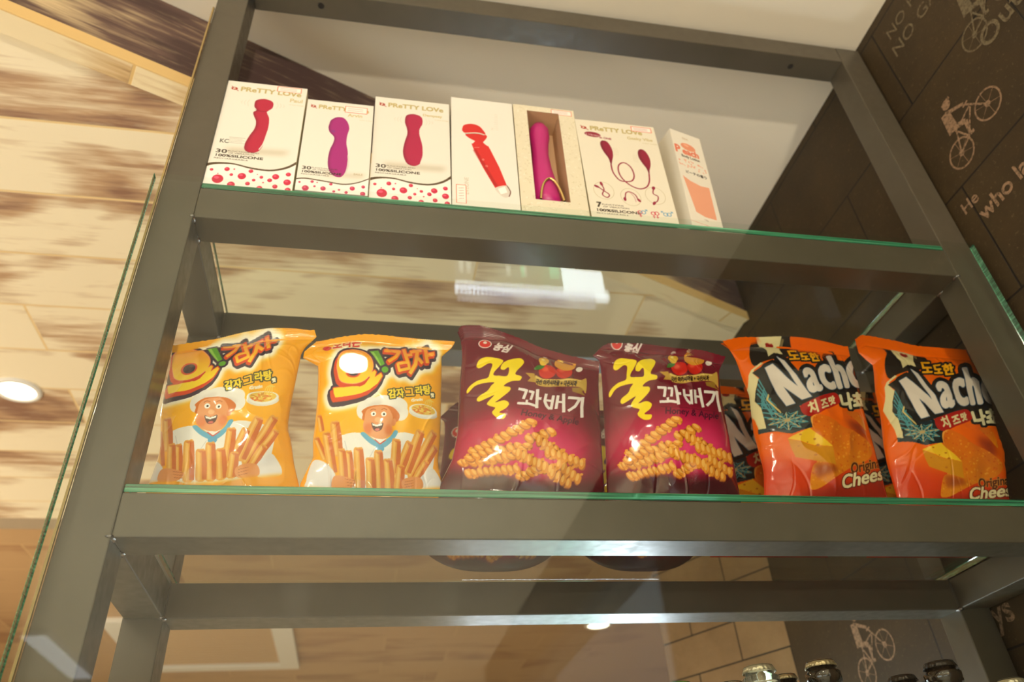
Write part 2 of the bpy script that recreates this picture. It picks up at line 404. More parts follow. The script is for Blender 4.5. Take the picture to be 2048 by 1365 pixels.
def strip_light():
    o = empty('strip_light', W(-2.35, -5.05, ZC), 'long white strip light on the ceiling far behind the viewer', 'ceiling light')
    bm = bmesh.new(); add_box(bm, (-.07, -.43, -.03), (.07, .43, -.001), .004); bm_obj('housing', bm, WHITE, o)
    bm = bmesh.new(); add_box(bm, (-.055, -.42, -.036), (.055, .42, -.030), .002); bm_obj('diffuser', bm, mat('strip_diffuser', (1, 1, 1, 1), .5, emit=(.85, .92, 1, 1), estr=7), o)
strip_light()
def uplighter(x, y, h, label, power):  # added unseen lamps that brighten the ceilings
    o = empty('added_uplighter', W(x, y, -2.344), label, 'floor lamp'); z = W(0, 0, h).z-W(0, 0, -2.344).z
    bm = bmesh.new(); lathe(bm, [(0, 0), (.14, 0), (.14, .02), (.02, .03), (0, .03)], 32); bm_obj('base', bm, BLACKM, o, True)
    bm = bmesh.new(); lathe(bm, [(0, .03), (.011, .03), (.011, z-.08), (0, z-.08)], 16); bm_obj('pole', bm, BLACKM, o, True)
    bm = bmesh.new(); lathe(bm, [(0, z-.09), (.03, z-.085), (.15, z), (.146, z), (.03, z-.075), (0, z-.075)], 32); bm_obj('bowl', bm, WHITE, o, True)
    l = area_light('fill_uplight', (0, 0, z-.02), .2, power, (1.0, .90, .72), (math.pi, 0, 0)); l.parent = o
uplighter(0.3, -3.7, -0.25, 'added unseen uplighter behind the viewer, brightening the cream ceiling', 235)
uplighter(-3.2, 3.2, -0.35, 'added unseen uplighter beyond the left edge, brightening the board ceiling', 34)

def cassette():
    o = empty('ceiling_cassette', W(-0.9, 5.95, ZB+.03), 'white framed air conditioning cassette in the brown ceiling, bottom left', 'air conditioner')
    bm = bmesh.new(); s = 0.55*U
    def b(x0, y0, x1, y1, z0=-0.02, z1=0.0): add_box(bm, (x0, y0, z0), (x1, y1, z1), 0.002)
    b(-.45, -.42, .30, -.34); b(-.45, .34, .30, .42); b(-.45, -.34, -.36, .34); b(.21, -.34, .30, .34)
    bm_obj('frame', bm, WHITE, o)
    bm = bmesh.new()
    for i in range(16): add_box(bm, (-.36, -.33+i*.0415, -.014), (.21, -.33+i*.0415+.014, -.006), 0)
    bm_obj('grille', bm, mat('beige_grille', srgb(205, 172, 128), 0.5), o)
    bm = bmesh.new(); add_box(bm, (-.36, -.34, -.004), (.21, .34, 0.0), 0); bm_obj('filter', bm, mat('tan_filter', srgb(150, 112, 72), 0.7), o)
cassette()

# ---------------------------------------------------------------- shelving frame
XL0, XL1, XR0, XR1 = -0.377, -0.3135, 1.183, 1.252
Y0, Y1, T = 1.0, 1.358, 0.064
S1, S2, S3 = 1.044, 0.460, -0.124          # underside level of each glass shelf = top of its rails
rack = empty('shelving_unit', W(0.44, 1.2, -2.344), 'tall taupe painted steel shelving frame standing against the stone wall', 'shelf')
def rp(name, lo, hi, m=METAL, bev=0.0012): return box(name, lo, hi, m, rack, bev, origin=rack.location)
rp('post', (XL0, Y0, -2.344), (XL1, Y0+T, 1.786)); rp('post', (XR0, Y0, -2.344), (XR1, Y0+T, 1.786))
rp('post', (XL0, Y1, -2.344), (XL1, Y1+T, S1)); rp('post', (XR0, Y1, -2.344), (XR1, Y1+T, S1))
rp('top_rail', (XL1, Y0+.0005, 1.722), (XR0, Y0+T, 1.786))
for s, h in ((S1, .072), (S2, .062), (S3, .064)):
    rp('front_rail', (XL1, Y0+.0008, s-h), (XR0, Y0+T, s))
    rp('rear_rail', (XL1, Y1, s-h+.002), (XR0, Y1+T, s))
    rp('side_rail', (XL0+.002, Y0+T, s-h+.003), (XL1-.001, Y1, s)); rp('side_rail', (XR0+.001, Y0+T, s-h+.003), (XR1-.002, Y1, s))
HOLE = mat('dark_hole', srgb(30, 26, 22), 0.8)
for hx in (-0.161, 1.049):
    bm = bmesh.new(); lathe(bm, [(0, 0), (0.0042, 0), (0.0046, 0.0004)], 20)
    for v in bm.verts: v.co = v.co*Vector((1, 1, -1)) + (W(hx, 1.032, 1.7215)-rack.location)
    bm_obj('screw_hole', bm, HOLE, rack)
WELD = mat('bare_weld_bead', srgb(120, 115, 112), 0.25, 0.8)
random.seed(4)
def weld(x, y, z, r=0.0035):
    bm = bmesh.new(); bmesh.ops.create_icosphere(bm, subdivisions=2, radius=r)
    for v in bm.verts: v.co = Vector((v.co.x*1.3, v.co.y*2.0, v.co.z*.8))*(1+.25*noise.noise(v.co*600+Vector((x*9, y*9, z*9)))) + (W(x, y, z)-rack.location)
    bm_obj('weld', bm, WELD, rack, True)
for s, h in ((S1, .072), (S2, .062)):
    for xx in (XL1-.002, XR0+.002):
        weld(xx, Y0+.008, s-h+.001); weld(xx, Y0+T-.004, s-h+.001); weld(xx, Y1+.003, s-h+.003)
# glass shelves, front pane
def shelf(z, label):
    o = sheet_glass('glass_shelf', (XL1+.001, Y0, z), (XR0-.001, Y1+T, z+.012)); return tag(o, label, 'glass shelf')
shelf(S1+.0005, 'clear glass shelf with green edge under the row of white boxes')
shelf(S2+.0005, 'clear glass shelf with green edge under the snack bags')
shelf(S3+.0005, 'clear glass shelf holding the capped bottles at the bottom')
gp = sheet_glass('front_glass', (-0.386, 0.974, -2.0), (1.236, 0.987, 1.043), axis=1)
gp.data.transform(Matrix.Translation(-rack.location)); gp.parent = rack
GOLD = mat('brass_edge_strip', srgb(170, 146, 96), 0.3, 0.5)
rp('edge_strip', (-0.3800, 0.994, -2.0), (-0.3765, 0.9985, 1.60), GOLD, 0.0003)

# ---------------------------------------------------------------- bottles on the lower shelf
def cap_mesh(r=0.0145, h=0.0065):
    bm = bmesh.new(); n = 84
    rings = []
    for q, (rr, z, amp) in enumerate([(0.0, h, 0), (r*.55, h, 0), (r*.80, h*.93, 0), (r*.90, h*.75, .0), (r*.95, h*.45, .5), (r*1.02, 0, 1.0), (r*.97, 0.0002, 1.0), (r*.85, h*.6, 0)]):
        if rr == 0: rings.append([bm.verts.new((0, 0, z))]); continue
        rings.append([bm.verts.new(((rr+amp*.0006*math.cos(21*2*math.pi*i/n))*math.cos(2*math.pi*i/n), (rr+amp*.0006*math.cos(21*2*math.pi*i/n))*math.sin(2*math.pi*i/n), z)) for i in range(n)])
    for a, b in zip(rings, rings[1:]):
        for i in range(n):
            j = (i+1) % n
            bm.faces.new((a[0], b[i], b[j]) if len(a) == 1 else (a[i], b[i], b[j], a[j]))
    me = bpy.data.meshes.new('cap'); bm.to_mesh(me); bm.free()
    for p in me.polygons: p.use_smooth = True
    return me
def bottle(x, y, ztop, label, glass, capm, r=0.030, lip=0.0132, group='capped bottles on the lower glass shelf'):
    base = W(x, y, S3+.0125); H = W(0, 0, ztop).z - base.z - 0.0065
    o = empty('bottle', base, label, 'bottle', group)
    bm = bmesh.new()
    prof = [(0, 0), (r*.85, 0), (r, .006), (r, H*.52), (r*.93, H*.58), (r*.62, H*.68), (lip*1.25, H*.80), (lip*1.08, H*.905), (lip*1.06, H*.915), (lip*1.22, H*.918), (lip*1.26, H*.955), (lip*1.12, H*.962), (lip*.98, H*.966), (lip, H), (0, H)]
    lathe(bm, prof, 48); bm_obj('glass_body', bm, glass, o, True)
    c = link('crown_cap', cap_mesh(lip*1.11), capm, o); c.location = (0, 0, H-.0055)
    return o
def bglass(name, col, rough=.05):
    m = mat(name, col, rough, 0, .6, coat=.5); return m
BROWN = bglass('dark_brown_bottle_glass', srgb(38, 28, 18)); GREENB = bglass('green_bottle_glass', srgb(20, 70, 36))
CLEAR = mat('clear_bottle_glass', srgb(225, 222, 200), .03); CLEAR.node_tree.nodes['Principled BSDF'].inputs['Transmission Weight'].default_value = .9
SIL = mat('silver_crown_cap', srgb(205, 195, 165), .3, .7); BLK = mat('black_crown_cap', srgb(52, 44, 36), .3, .5)
TAN = mat('champagne_crown_cap', srgb(190, 170, 130), .3, .7)
BLU = mat('blue_cap', srgb(110, 120, 185), .4); GRN = mat('green_cap', srgb(120, 170, 60), .4); DGR = mat('dark_green_cap', srgb(30, 84, 50), .4)
bottle(0.621*1.105, 1.105, .2605, 'tall brown bottle with ridged champagne cap, tallest left of the gap in the bottle row', BROWN, TAN)
bottle(0.529*1.115, 1.115, .2580, 'clear glass bottle with silver crown cap beside the brown bottles', CLEAR, SIL, lip=.0138)
bottle(0.564*1.28, 1.28, .2800, 'brown bottle half hidden behind the clear one, ridged champagne cap', BROWN, TAN, lip=.0118)
bottle(0.484*1.21, 1.21, .2560, 'dark bottle with pale silver cap, left of the clear glass bottle', BROWN, SIL, lip=.0125)
bottle(0.737*1.19, 1.19, .2540, 'dark bottle with brown cap, lower one right of the gap', BROWN, BLK, r=.022)
bottle(0.802*1.11, 1.11, .2560, 'dark bottle with black crown cap, tallest at the right end', BROWN, BLK, r=.025, lip=.0140)
bottle(0.905*1.19, 1.19, .2440, 'dark bottle with silver cap in the bottom right corner', BROWN, SIL)
bottle(0.955*1.30, 1.30, .2640, 'green glass bottle at the far right edge behind the silver capped one', GREENB, DGR)
bottle(0.312*1.20, 1.20, .2545, 'bottle with blue printed cap just showing at the bottom edge', BROWN, BLU, lip=.0150)
bottle(0.410*1.22, 1.22, .2590, 'bottle with green printed cap just showing at the bottom edge', GREENB, GRN, lip=.0145)
bottle(0.15*1.2, 1.2, .2485, 'bottle with a red cap barely reaching the bottom edge', BROWN, mat('red_cap', srgb(190, 50, 50), .4))

# ---------------------------------------------------------------- lit bottle fridge behind the shelves, seen mirrored in the top glass shelf
def fridge():
    o = empty('display_fridge', W(0.63, 2.55, -2.344), 'lit white drinks fridge behind the shelving, mirrored in the top glass shelf', 'fridge')
    def b(name, lo, hi, m, bev=0.001): return box(name, lo, hi, m, o, bev, origin=o.location)
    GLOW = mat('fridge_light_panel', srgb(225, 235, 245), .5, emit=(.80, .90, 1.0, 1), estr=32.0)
    b('cabinet', (.31, 2.30, -2.344), (.94, 2.90, .215), WHITE)
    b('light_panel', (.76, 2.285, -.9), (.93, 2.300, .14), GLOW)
    b('door_frame', (.31, 2.27, .14), (.94, 2.30, .165), GLOW)  # frame glows too, sharing the panel's emission
    bm = bmesh.new()
    for i in range(34): add_box(bm, W(.32+i*.0165, 2.26, .170)-o.location, W(.328+i*.0165, 2.30, .215)-o.location)
    bm_obj('vent_grille', bm, mat('glowing_grille', srgb(200, 205, 215), .4, emit=(.75, .82, 1, 1), estr=8.0), o)  # slats emit light themselves to brighten the mirrored image
    GB = mat('glowing_green_bottle', srgb(120, 210, 170), .1, emit=(.25, .85, .55, 1), estr=12); WB = mat('glowing_clear_bottle', srgb(220, 225, 225), .1, emit=(.8, .85, .9, 1), estr=9)  # bottles glow by emission in place of light falling on them
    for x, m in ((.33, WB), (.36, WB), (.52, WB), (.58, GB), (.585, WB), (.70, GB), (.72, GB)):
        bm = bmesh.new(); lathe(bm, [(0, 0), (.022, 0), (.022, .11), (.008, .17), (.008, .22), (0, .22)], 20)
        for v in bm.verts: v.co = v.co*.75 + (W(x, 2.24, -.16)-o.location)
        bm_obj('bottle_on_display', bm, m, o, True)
fridge()
# ---------------------------------------------------------------- printing: vector artwork rasterised to colour attributes
def vnoise(h, w, cells, seed):
    """smooth value noise, numpy, h x w samples over cells[0] x cells[1] cells, range -1..1"""
    r = np.random.RandomState(seed); g = r.uniform(-1, 1, (cells[0]+3, cells[1]+3))
    y = np.linspace(0, cells[0], h); x = np.linspace(0, cells[1], w)
    yi = y.astype(int); xi = x.astype(int); fy_ = (y-yi)[:, None]; fx = (x-xi)[None, :]
    fy_ = fy_*fy_*(3-2*fy_); fx = fx*fx*(3-2*fx)
    a = g[yi][:, xi]; b = g[yi][:, xi+1]; c = g[yi+1][:, xi]; d = g[yi+1][:, xi+1]
    return (a*(1-fx)+b*fx)*(1-fy_)+(c*(1-fx)+d*fx)*fy_

def catmull(P, n=6, closed=True):
    P = np.array(P, float); N = len(P); out = []
    for i in range(N if closed else N-1):
        if closed: p0, p1, p2, p3 = P[i-1], P[i], P[(i+1) % N], P[(i+2) % N]
        else: p0, p1, p2, p3 = P[max(i-1, 0)], P[i], P[i+1], P[min(i+2, N-1)]
        for t in np.linspace(0, 1, n, endpoint=False):
            out.append(.5*((2*p1)+(p2-p0)*t+(2*p0-5*p1+4*p2-p3)*t*t+(3*p1-p0-3*p2+p3)*t**3))
    if not closed: out.append(P[-1])
    return out

_tcache = {}
def text_edges(body):
    """boundary edges of the filled text at size 1 (x right, y up)"""
    if body in _tcache: return _tcache[body]
    me = text_mesh(body, 1.0); bm = bmesh.new(); bm.from_mesh(me); bmesh.ops.remove_doubles(bm, verts=bm.verts, dist=1e-5)
    e = np.array([[*x.verts[0].co[:2], *x.verts[1].co[:2]] for x in bm.edges if len(x.link_faces) == 1])
    bm.free(); bpy.data.meshes.remove(me); _tcache[body] = e; return e

class Canvas:
    def __init__(s, x0, y0, x1, y1, sc_, col):
        s.x0, s.y0, s.k = x0, y0, sc_; s.w = int((x1-x0)*sc_); s.h = int((y1-y0)*sc_)
        s.im = np.empty((s.h, s.w, 3), np.float32); s.im[:] = np.array(col, np.float32)
    def box_mask(s, E):
        """coverage mask of an even-odd edge list inside its own bounding box: (row, column, mask)"""
        SS = 2; E = np.array(E, float); E[:, 0::2] = (E[:, 0::2]-s.x0)*s.k; E[:, 1::2] = (E[:, 1::2]-s.y0)*s.k
        r0 = max(0, int(E[:, 1::2].min())-1); r1 = min(s.h, int(E[:, 1::2].max())+2); c0 = max(0, int(E[:, 0::2].min())-1); c1 = min(s.w, int(E[:, 0::2].max())+2)
        if r1 <= r0 or c1 <= c0: return 0, 0, np.zeros((1, 1), np.float32)
        H, Wd = (r1-r0)*SS, (c1-c0)*SS; m = np.zeros((H, Wd+1), np.int16)
        E[:, 0::2] = (E[:, 0::2]-c0)*SS; E[:, 1::2] = (E[:, 1::2]-r0)*SS
        for xa, ya, xb, yb in E:
            if ya == yb: continue
            if ya > yb: xa, ya, xb, yb = xb, yb, xa, ya
            q0 = max(0, int(math.ceil(ya-.5))); q1 = min(H-1, int(math.ceil(yb-.5))-1)
            if q1 < q0: continue
            r = np.arange(q0, q1+1); xi = xa+(r+.5-ya)*(xb-xa)/(yb-ya)
            m[r, np.clip(np.ceil(xi-.5).astype(int), 0, Wd)] += 1
        mm = (np.cumsum(m, 1)[:, :-1] & 1).astype(np.float32)
        return r0, c0, mm.reshape(r1-r0, SS, c1-c0, SS).mean((1, 3))
    def edges_mask(s, E):
        r, c, m = s.box_mask(E); o = np.zeros((s.h, s.w), np.float32); o[r:r+m.shape[0], c:c+m.shape[1]] = m; return o
    def poly_mask(s, P, smooth=0):
        if smooth: P = catmull(P, smooth)
        P = np.array(P, float); return s.edges_mask(np.c_[P, np.roll(P, -1, 0)])
    def blur(s, m, r):
        r = int(round(r*s.k))
        if r < 1: return m
        for _ in range(2):
            for ax in (0, 1):
                p = np.pad(m, [(r+1, r) if a == ax else (0, 0) for a in (0, 1)], mode='edge').cumsum(ax)
                m = (np.take(p, range(2*r+1, p.shape[ax]), ax)-np.take(p, range(0, p.shape[ax]-2*r-1), ax))/(2*r+1)
        return m
    def shift(s, m, dx, dy):
        dx = int(round(dx*s.k)); dy = int(round(dy*s.k)); o = np.zeros_like(m)
        ys = slice(max(dy, 0), s.h+min(dy, 0)); yt = slice(max(-dy, 0), s.h+min(-dy, 0))
        xs = slice(max(dx, 0), s.w+min(dx, 0)); xt = slice(max(-dx, 0), s.w+min(-dx, 0))
        o[ys, xs] = m[yt, xt]; return o
    def dilate(s, m, r):
        o = m.copy(); n = 16
        rr = [r] if r*s.k < 3 else [r, r*.5]
        for q in rr:
            for i in range(n): o = np.maximum(o, s.shift(m, q*math.cos(2*math.pi*i/n), q*math.sin(2*math.pi*i/n)))
        return o
    def put(s, m, col, a=1.0):
        m = (m*a)[..., None]; s.im = s.im*(1-m)+np.asarray(col, np.float32)*m
    def poly(s, P, col, a=1.0, smooth=0, feather=0):
        if feather:
            m = s.blur(s.poly_mask(P, smooth), feather); s.put(m, col, a); return m
        if smooth: P = catmull(P, smooth)
        P = np.array(P, float); r, c_, m = s.box_mask(np.c_[P, np.roll(P, -1, 0)]); mm = (m*a)[..., None]
        v = s.im[r:r+m.shape[0], c_:c_+m.shape[1]]; v[:] = v*(1-mm)+np.asarray(col, np.float32)*mm; return m
    def ell_pts(s, cx, cy, rx, ry, ang=0, n=40, a0=0, a1=360):
        c, q = math.cos(math.radians(ang)), math.sin(math.radians(ang)); o = []
        for i in range(n):
            t = math.radians(a0+(a1-a0)*i/(n if a1-a0 == 360 else n-1)); x, y = rx*math.cos(t), ry*math.sin(t); o.append((cx+x*c-y*q, cy+x*q+y*c))
        return o
    def ell(s, cx, cy, rx, ry, col, ang=0, a=1.0, feather=0): return s.poly(s.ell_pts(cx, cy, rx, ry, ang), col, a, 0, feather)
    def stroke_mask(s, P, w, w1=None, smooth=0):
        P = np.array(catmull(P, smooth, False) if smooth else P, float); m = np.zeros((s.h, s.w), np.float32); w1 = w if w1 is None else w1
        n = len(P)-1
        for i in range(n):
            a, b = P[i], P[i+1]; d = b-a; L = np.hypot(*d)
            if L < 1e-6: continue
            q = np.array([-d[1], d[0]])/L; wa = (w+(w1-w)*i/n)/2; wb = (w+(w1-w)*(i+1)/n)/2
            for poly in ([a+q*wa, b+q*wb, b-q*wb, a-q*wa],) + ((s.ell_pts(a[0], a[1], wa, wa, n=12),) if i else ()):
                G_ = np.array(poly, float); r, c_, k_ = s.box_mask(np.c_[G_, np.roll(G_, -1, 0)]); v = m[r:r+k_.shape[0], c_:c_+k_.shape[1]]; np.maximum(v, k_, out=v)
        return m
    def stroke(s, P, w, col, w1=None, smooth=0, a=1.0): m = s.stroke_mask(P, w, w1, smooth); s.put(m, col, a); return m
    def text_mask(s, body, x, y, size, ang=0, sx=1.0, lean=0.0, bold=0.0, down=None):
        """x, y: start of the baseline; ang: degrees, positive rises to the right; lean: top leans right"""
        e = text_edges(body).copy(); a = math.radians(ang)
        ax = np.array([math.cos(a), -math.sin(a)])*size*sx
        up = np.array(down, float)*-size if down is not None else (np.array([-math.sin(a), -math.cos(a)])+lean*np.array([math.cos(a), -math.sin(a)]))*size
        E = np.empty_like(e)
        for k_ in (0, 2):
            p = e[:, k_:k_+1]*ax+e[:, k_+1:k_+2]*up; E[:, k_] = p[:, 0]+x; E[:, k_+1] = p[:, 1]+y
        m = s.edges_mask(E)
        return s.dilate(m, bold) if bold else m
    def text(s, body, x, y, size, col, **k_):
        al = k_.pop('a', 1.0); out = k_.pop('outline', None); m = s.text_mask(body, x, y, size, **k_)
        if out: s.put(s.dilate(m, out[0]), out[1])
        s.put(m, col, al); return m
    def sample(s, X, Y):
        x = np.clip((X-s.x0)*s.k-.5, 0, s.w-1.001); y = np.clip((Y-s.y0)*s.k-.5, 0, s.h-1.001)
        xi = x.astype(int); yi = y.astype(int); fx = (x-xi)[..., None]; f = (y-yi)[..., None]; I = s.im
        c = (I[yi, xi]*(1-fx)+I[yi, xi+1]*fx)*(1-f)+(I[yi+1, xi]*(1-fx)+I[yi+1, xi+1]*fx)*f
        c = np.clip(c/255, 0, 1); lin = np.where(c <= .04045, c/12.92, ((c+.055)/1.055)**2.4)
        return np.concatenate([lin, np.ones(lin.shape[:-1]+(1,))], -1)

# ---- golden potato snack bag
def art_potato():
    c = Canvas(-60, 0, 1420, 1440, .6, (244, 166, 0)); rs = np.random.RandomState(3)
    m = c.ell_pts
    c.put(c.blur(c.poly_mask([(200, 560), (1160, 480), (1180, 900), (180, 900)]), 90), (250, 182, 10), .8)
    # wordmark: face shapes
    ring = c.poly_mask([(362, 440), (345, 385), (338, 325), (365, 250), (450, 216), (540, 224), (600, 268), (625, 330), (610, 392), (560, 442), (480, 470), (405, 466)], 5)
    bar = c.poly_mask([(308, 498), (400, 499), (500, 490), (548, 468), (592, 438), (600, 400), (640, 372), (652, 388), (640, 430), (690, 396), (702, 420), (662, 482), (600, 526), (520, 550), (420, 566), (325, 574), (312, 540)])
    st = lambda P, w=25: c.stroke_mask(P, w)
    word = np.maximum.reduce([st([(716, 208), (838, 214), (812, 262), (748, 306)], 27), st([(874, 190), (906, 320)], 27), st([(890, 248), (942, 240)], 26),
        st([(824, 322), (908, 308), (918, 352), (838, 376), (822, 318)], 21), st([(926, 218), (1018, 204)], 25), st([(985, 206), (968, 320), (922, 392)], 28),
        st([(978, 262), (1024, 312)], 26), st([(1046, 186), (1064, 306)], 26), st([(1060, 242), (1118, 236)], 25)])
    face = np.maximum.reduce([ring, bar, word]); ex = np.maximum(c.poly_mask([(596, 214), (668, 206), (720, 326), (688, 344)]), c.poly_mask(m(722, 370, 27, 25)))
    red = np.maximum.reduce([c.dilate(face, 7), c.shift(c.dilate(np.maximum(ring, bar), 10), -16, 26), c.shift(c.dilate(word, 7), -6, 14)])
    pur = np.maximum.reduce([c.dilate(red, 17), c.shift(c.dilate(np.maximum(ring, bar), 26), -24, 48), c.dilate(ex, 20), c.shift(c.dilate(word, 14), 2, 32)])
    c.put(c.blur(c.dilate(pur, 34), 16), (252, 244, 226)); c.put(pur, (58, 40, 58)); c.put(red, (214, 66, 18)); c.put(c.dilate(ring, 4)-c.dilate(ring, 0), (250, 220, 170), .7)
    yy = (np.arange(c.h)/c.k)[:, None, None]; g = np.clip((yy-215)/260, 0, 1); grad = np.array([240, 150, 30])*(1-g)+np.array([250, 214, 40])*g
    f_ = face[..., None]; c.im = c.im*(1-f_)+grad*f_
    c.put(c.poly_mask(m(470, 378, 64, 50, -12)), (214, 66, 18)); c.put(c.poly_mask(m(472, 378, 48, 38, -12)), (52, 34, 52))
    c.stroke([(392, 484), (480, 488), (550, 462), (600, 425)], 9, (206, 58, 18), smooth=4); c.poly([(470, 484), (552, 462), (600, 430), (560, 478), (520, 494)], (206, 58, 18))
    c.put(ex, (92, 160, 40)); c.poly([(606, 220), (630, 218), (690, 330), (684, 338)], (160, 205, 90), .8)
    c.text('오리온', 300, 205, 88, (205, 40, 40), ang=10, sx=.95, lean=.25, bold=4, outline=(7, (250, 214, 170))); c.ell(258, 203, 36, 20, (205, 40, 34), -12)
    c.text('Gratin', 932, 626, 36, (250, 246, 236), ang=10, lean=.2, bold=1.6)
    # gratin dish
    c.ell(1028, 712, 116, 46, (236, 232, 226), 4); c.ell(1028, 690, 114, 52, (246, 244, 238), 4); c.ell(1030, 684, 96, 40, (238, 196, 84), 4)
    for _ in range(46):
        t, r = rs.uniform(0, 6.28), rs.uniform(0, 1)**.5; c.ell(1030+86*r*math.cos(t), 684+33*r*math.sin(t), rs.uniform(6, 16), rs.uniform(4, 8), [(226, 120, 40), (250, 222, 120), (214, 150, 50)][rs.randint(3)], rs.uniform(-40, 40))
    for q in range(4): c.stroke([(1040+q*18, 660), (1052+q*14, 610), (1090+q*8, 590+q*6)], 7, (244, 206, 90), smooth=4)
    # cook in a tall white hat behind a pile of chips
    for x, y, rx, ry in ((558, 690, 62, 76), (612, 640, 64, 56), (712, 626, 92, 52), (815, 662, 88, 70), (850, 716, 58, 62), (700, 656, 120, 46)): c.ell(x, y, rx, ry, (238, 232, 226))
    c.ell(640, 640, 60, 22, (214, 204, 200), -15, .6, 8); c.ell(800, 690, 50, 26, (214, 204, 200), 20, .6, 8)
    c.poly([(360, 892), (520, 868), (660, 960), (820, 870), (960, 884), (1060, 930), (1120, 1060), (1000, 1310), (420, 1310), (372, 960)], (238, 234, 230), smooth=5)
    c.stroke([(400, 930), (420, 1010), (430, 1090)], 6, (204, 200, 200), smooth=4); c.stroke([(640, 1000), (600, 1070)], 6, (208, 204, 204))
    c.poly([(545, 720), (540, 690), (620, 650), (760, 660), (830, 715), (835, 760), (790, 790), (560, 780)], (206, 110, 38), smooth=5)
    c.poly([(556, 770), (575, 690), (640, 660), (735, 668), (782, 740), (778, 800), (770, 880), (700, 930), (620, 915), (560, 860), (548, 810)], (228, 152, 98), smooth=6)
    c.ell(592, 840, 38, 40, (216, 112, 60), 0, .7, 10); c.ell(752, 850, 34, 40, (216, 112, 60), 0, .7, 10); c.ell(662, 772, 24, 20, (240, 178, 130)); c.ell(792, 790, 18, 30, (222, 138, 84), 15)
    for x, y in ((630, 722), (712, 728)): c.ell(x, y, 21, 21, (250, 248, 244)); c.ell(x+2, y+2, 8, 9, (40, 26, 24))
    c.stroke([(604, 692), (626, 680), (650, 688)], 6, (168, 82, 30), smooth=4); c.stroke([(694, 690), (716, 682), (738, 694)], 6, (168, 82, 30), smooth=4)
    c.poly([(614, 796), (655, 812), (706, 800), (694, 850), (656, 866), (628, 848)], (70, 26, 24), smooth=5); c.poly([(618, 800), (655, 814), (702, 804), (696, 820), (655, 828), (624, 818)], (250, 246, 240)); c.ell(660, 852, 20, 10, (206, 90, 80))
    c.poly([(556, 868), (610, 915), (680, 950), (760, 905), (800, 850), (826, 868), (760, 960), (690, 1000), (600, 960), (528, 880)], (96, 170, 206), smooth=4)
    c.poly([(600, 900), (680, 962), (740, 916), (700, 928), (640, 920)], (244, 240, 236)); c.stroke([(640, 930), (682, 966), (730, 930)], 9, (200, 60, 34))
    c.poly([(655, 975), (705, 970), (715, 1010), (690, 1030), (650, 1015)], (86, 162, 204), smooth=4)
    # flavour line
    for b, x, y, s_, col in (('감자', 752, 596, 78, (248, 216, 44)), ('그', 888, 580, 92, (246, 190, 36)), ('라탕', 968, 556, 78, (248, 216, 44)), ('맛', 1092, 570, 34, (250, 240, 200))):
        c.text(b, x, y, s_, col, ang=7, sx=.88, bold=3.2, outline=(9, (44, 52, 30)))
    def chip(x0, y0, x1, y1, w):
        w *= 1.22
        d = np.array([x1-x0, y1-y0], float); L = np.hypot(*d); d /= L; q = np.array([-d[1], d[0]])
        a, b = np.array([x0, y0], float), np.array([x1, y1], float); j = lambda: rs.uniform(-4, 4)
        if q[0] < 0: q = -q
        k3 = [a-q*w*.45+d*12, a+d*2+q*j(), a+q*w*.45+d*14, a+q*w*.55+d*L*.5+q*j(), b+q*w*.5, b-q*w*.5, a-q*w*.5+d*L*.5+q*j()]
        c.poly(k3, (226, 160, 66), smooth=3)
        c.poly([a+q*w*.1+d*20, a+q*w*.48+d*18, a+q*w*.6+d*L*.5, b+q*w*.55, b+q*w*.12], (196, 92, 30), .85)
        c.poly([a-q*w*.30+d*18, a-q*w*.05+d*16, b-q*w*.05, b-q*w*.30], (242, 196, 112), .7)
        c.poly([a-q*w*.3+d*14, a+d*34, a+q*w*.3+d*12], (204, 110, 46), .8)
    for f in ((190, 690, 215, 840, 34), (165, 880, 240, 1080, 38), (318, 762, 345, 1040, 64), (248, 850, 305, 1190, 56), (1120, 850, 930, 1215, 56), (1135, 965, 985, 1210, 50), (1010, 850, 890, 1180, 64), (925, 935, 810, 1230, 60), (815, 915, 795, 1190, 62), (742, 1075, 762, 1310, 62), (430, 1005, 445, 1260, 50), (372, 990, 392, 1260, 56), (508, 985, 520, 1310, 66), (668, 1015, 682, 1310, 60), (600, 1068, 612, 1310, 62), (850, 1120, 830, 1310, 56), (1060, 1090, 960, 1260, 46)): chip(*f)
    c.poly([(90, 1270), (105, 1190), (150, 1085), (250, 1115), (328, 1215), (300, 1320), (90, 1330)], (232, 226, 226), smooth=5)
    c.poly([(1005, 1235), (1095, 1160), (1140, 1200), (1180, 1290), (1160, 1340), (1020, 1330)], (232, 226, 226), smooth=5)
    c.poly([(318, 1215), (430, 1225), (490, 1262), (440, 1310), (300, 1320)], (224, 146, 84), smooth=5); c.poly([(860, 1250), (940, 1220), (1012, 1238), (1020, 1320), (880, 1320)], (224, 146, 84), smooth=5)
    for q in range(3): c.stroke([(400+q*8, 1236+q*24), (480, 1250+q*22)], 4, (170, 84, 36)); c.stroke([(880, 1262+q*22), (950, 1250+q*22)], 4, (170, 84, 36))
    c.put(c.blur(c.poly_mask([(-60, 1330), (1420, 1330), (1420, 1440), (-60, 1440)]), 16), (240, 160, 0))
    return c

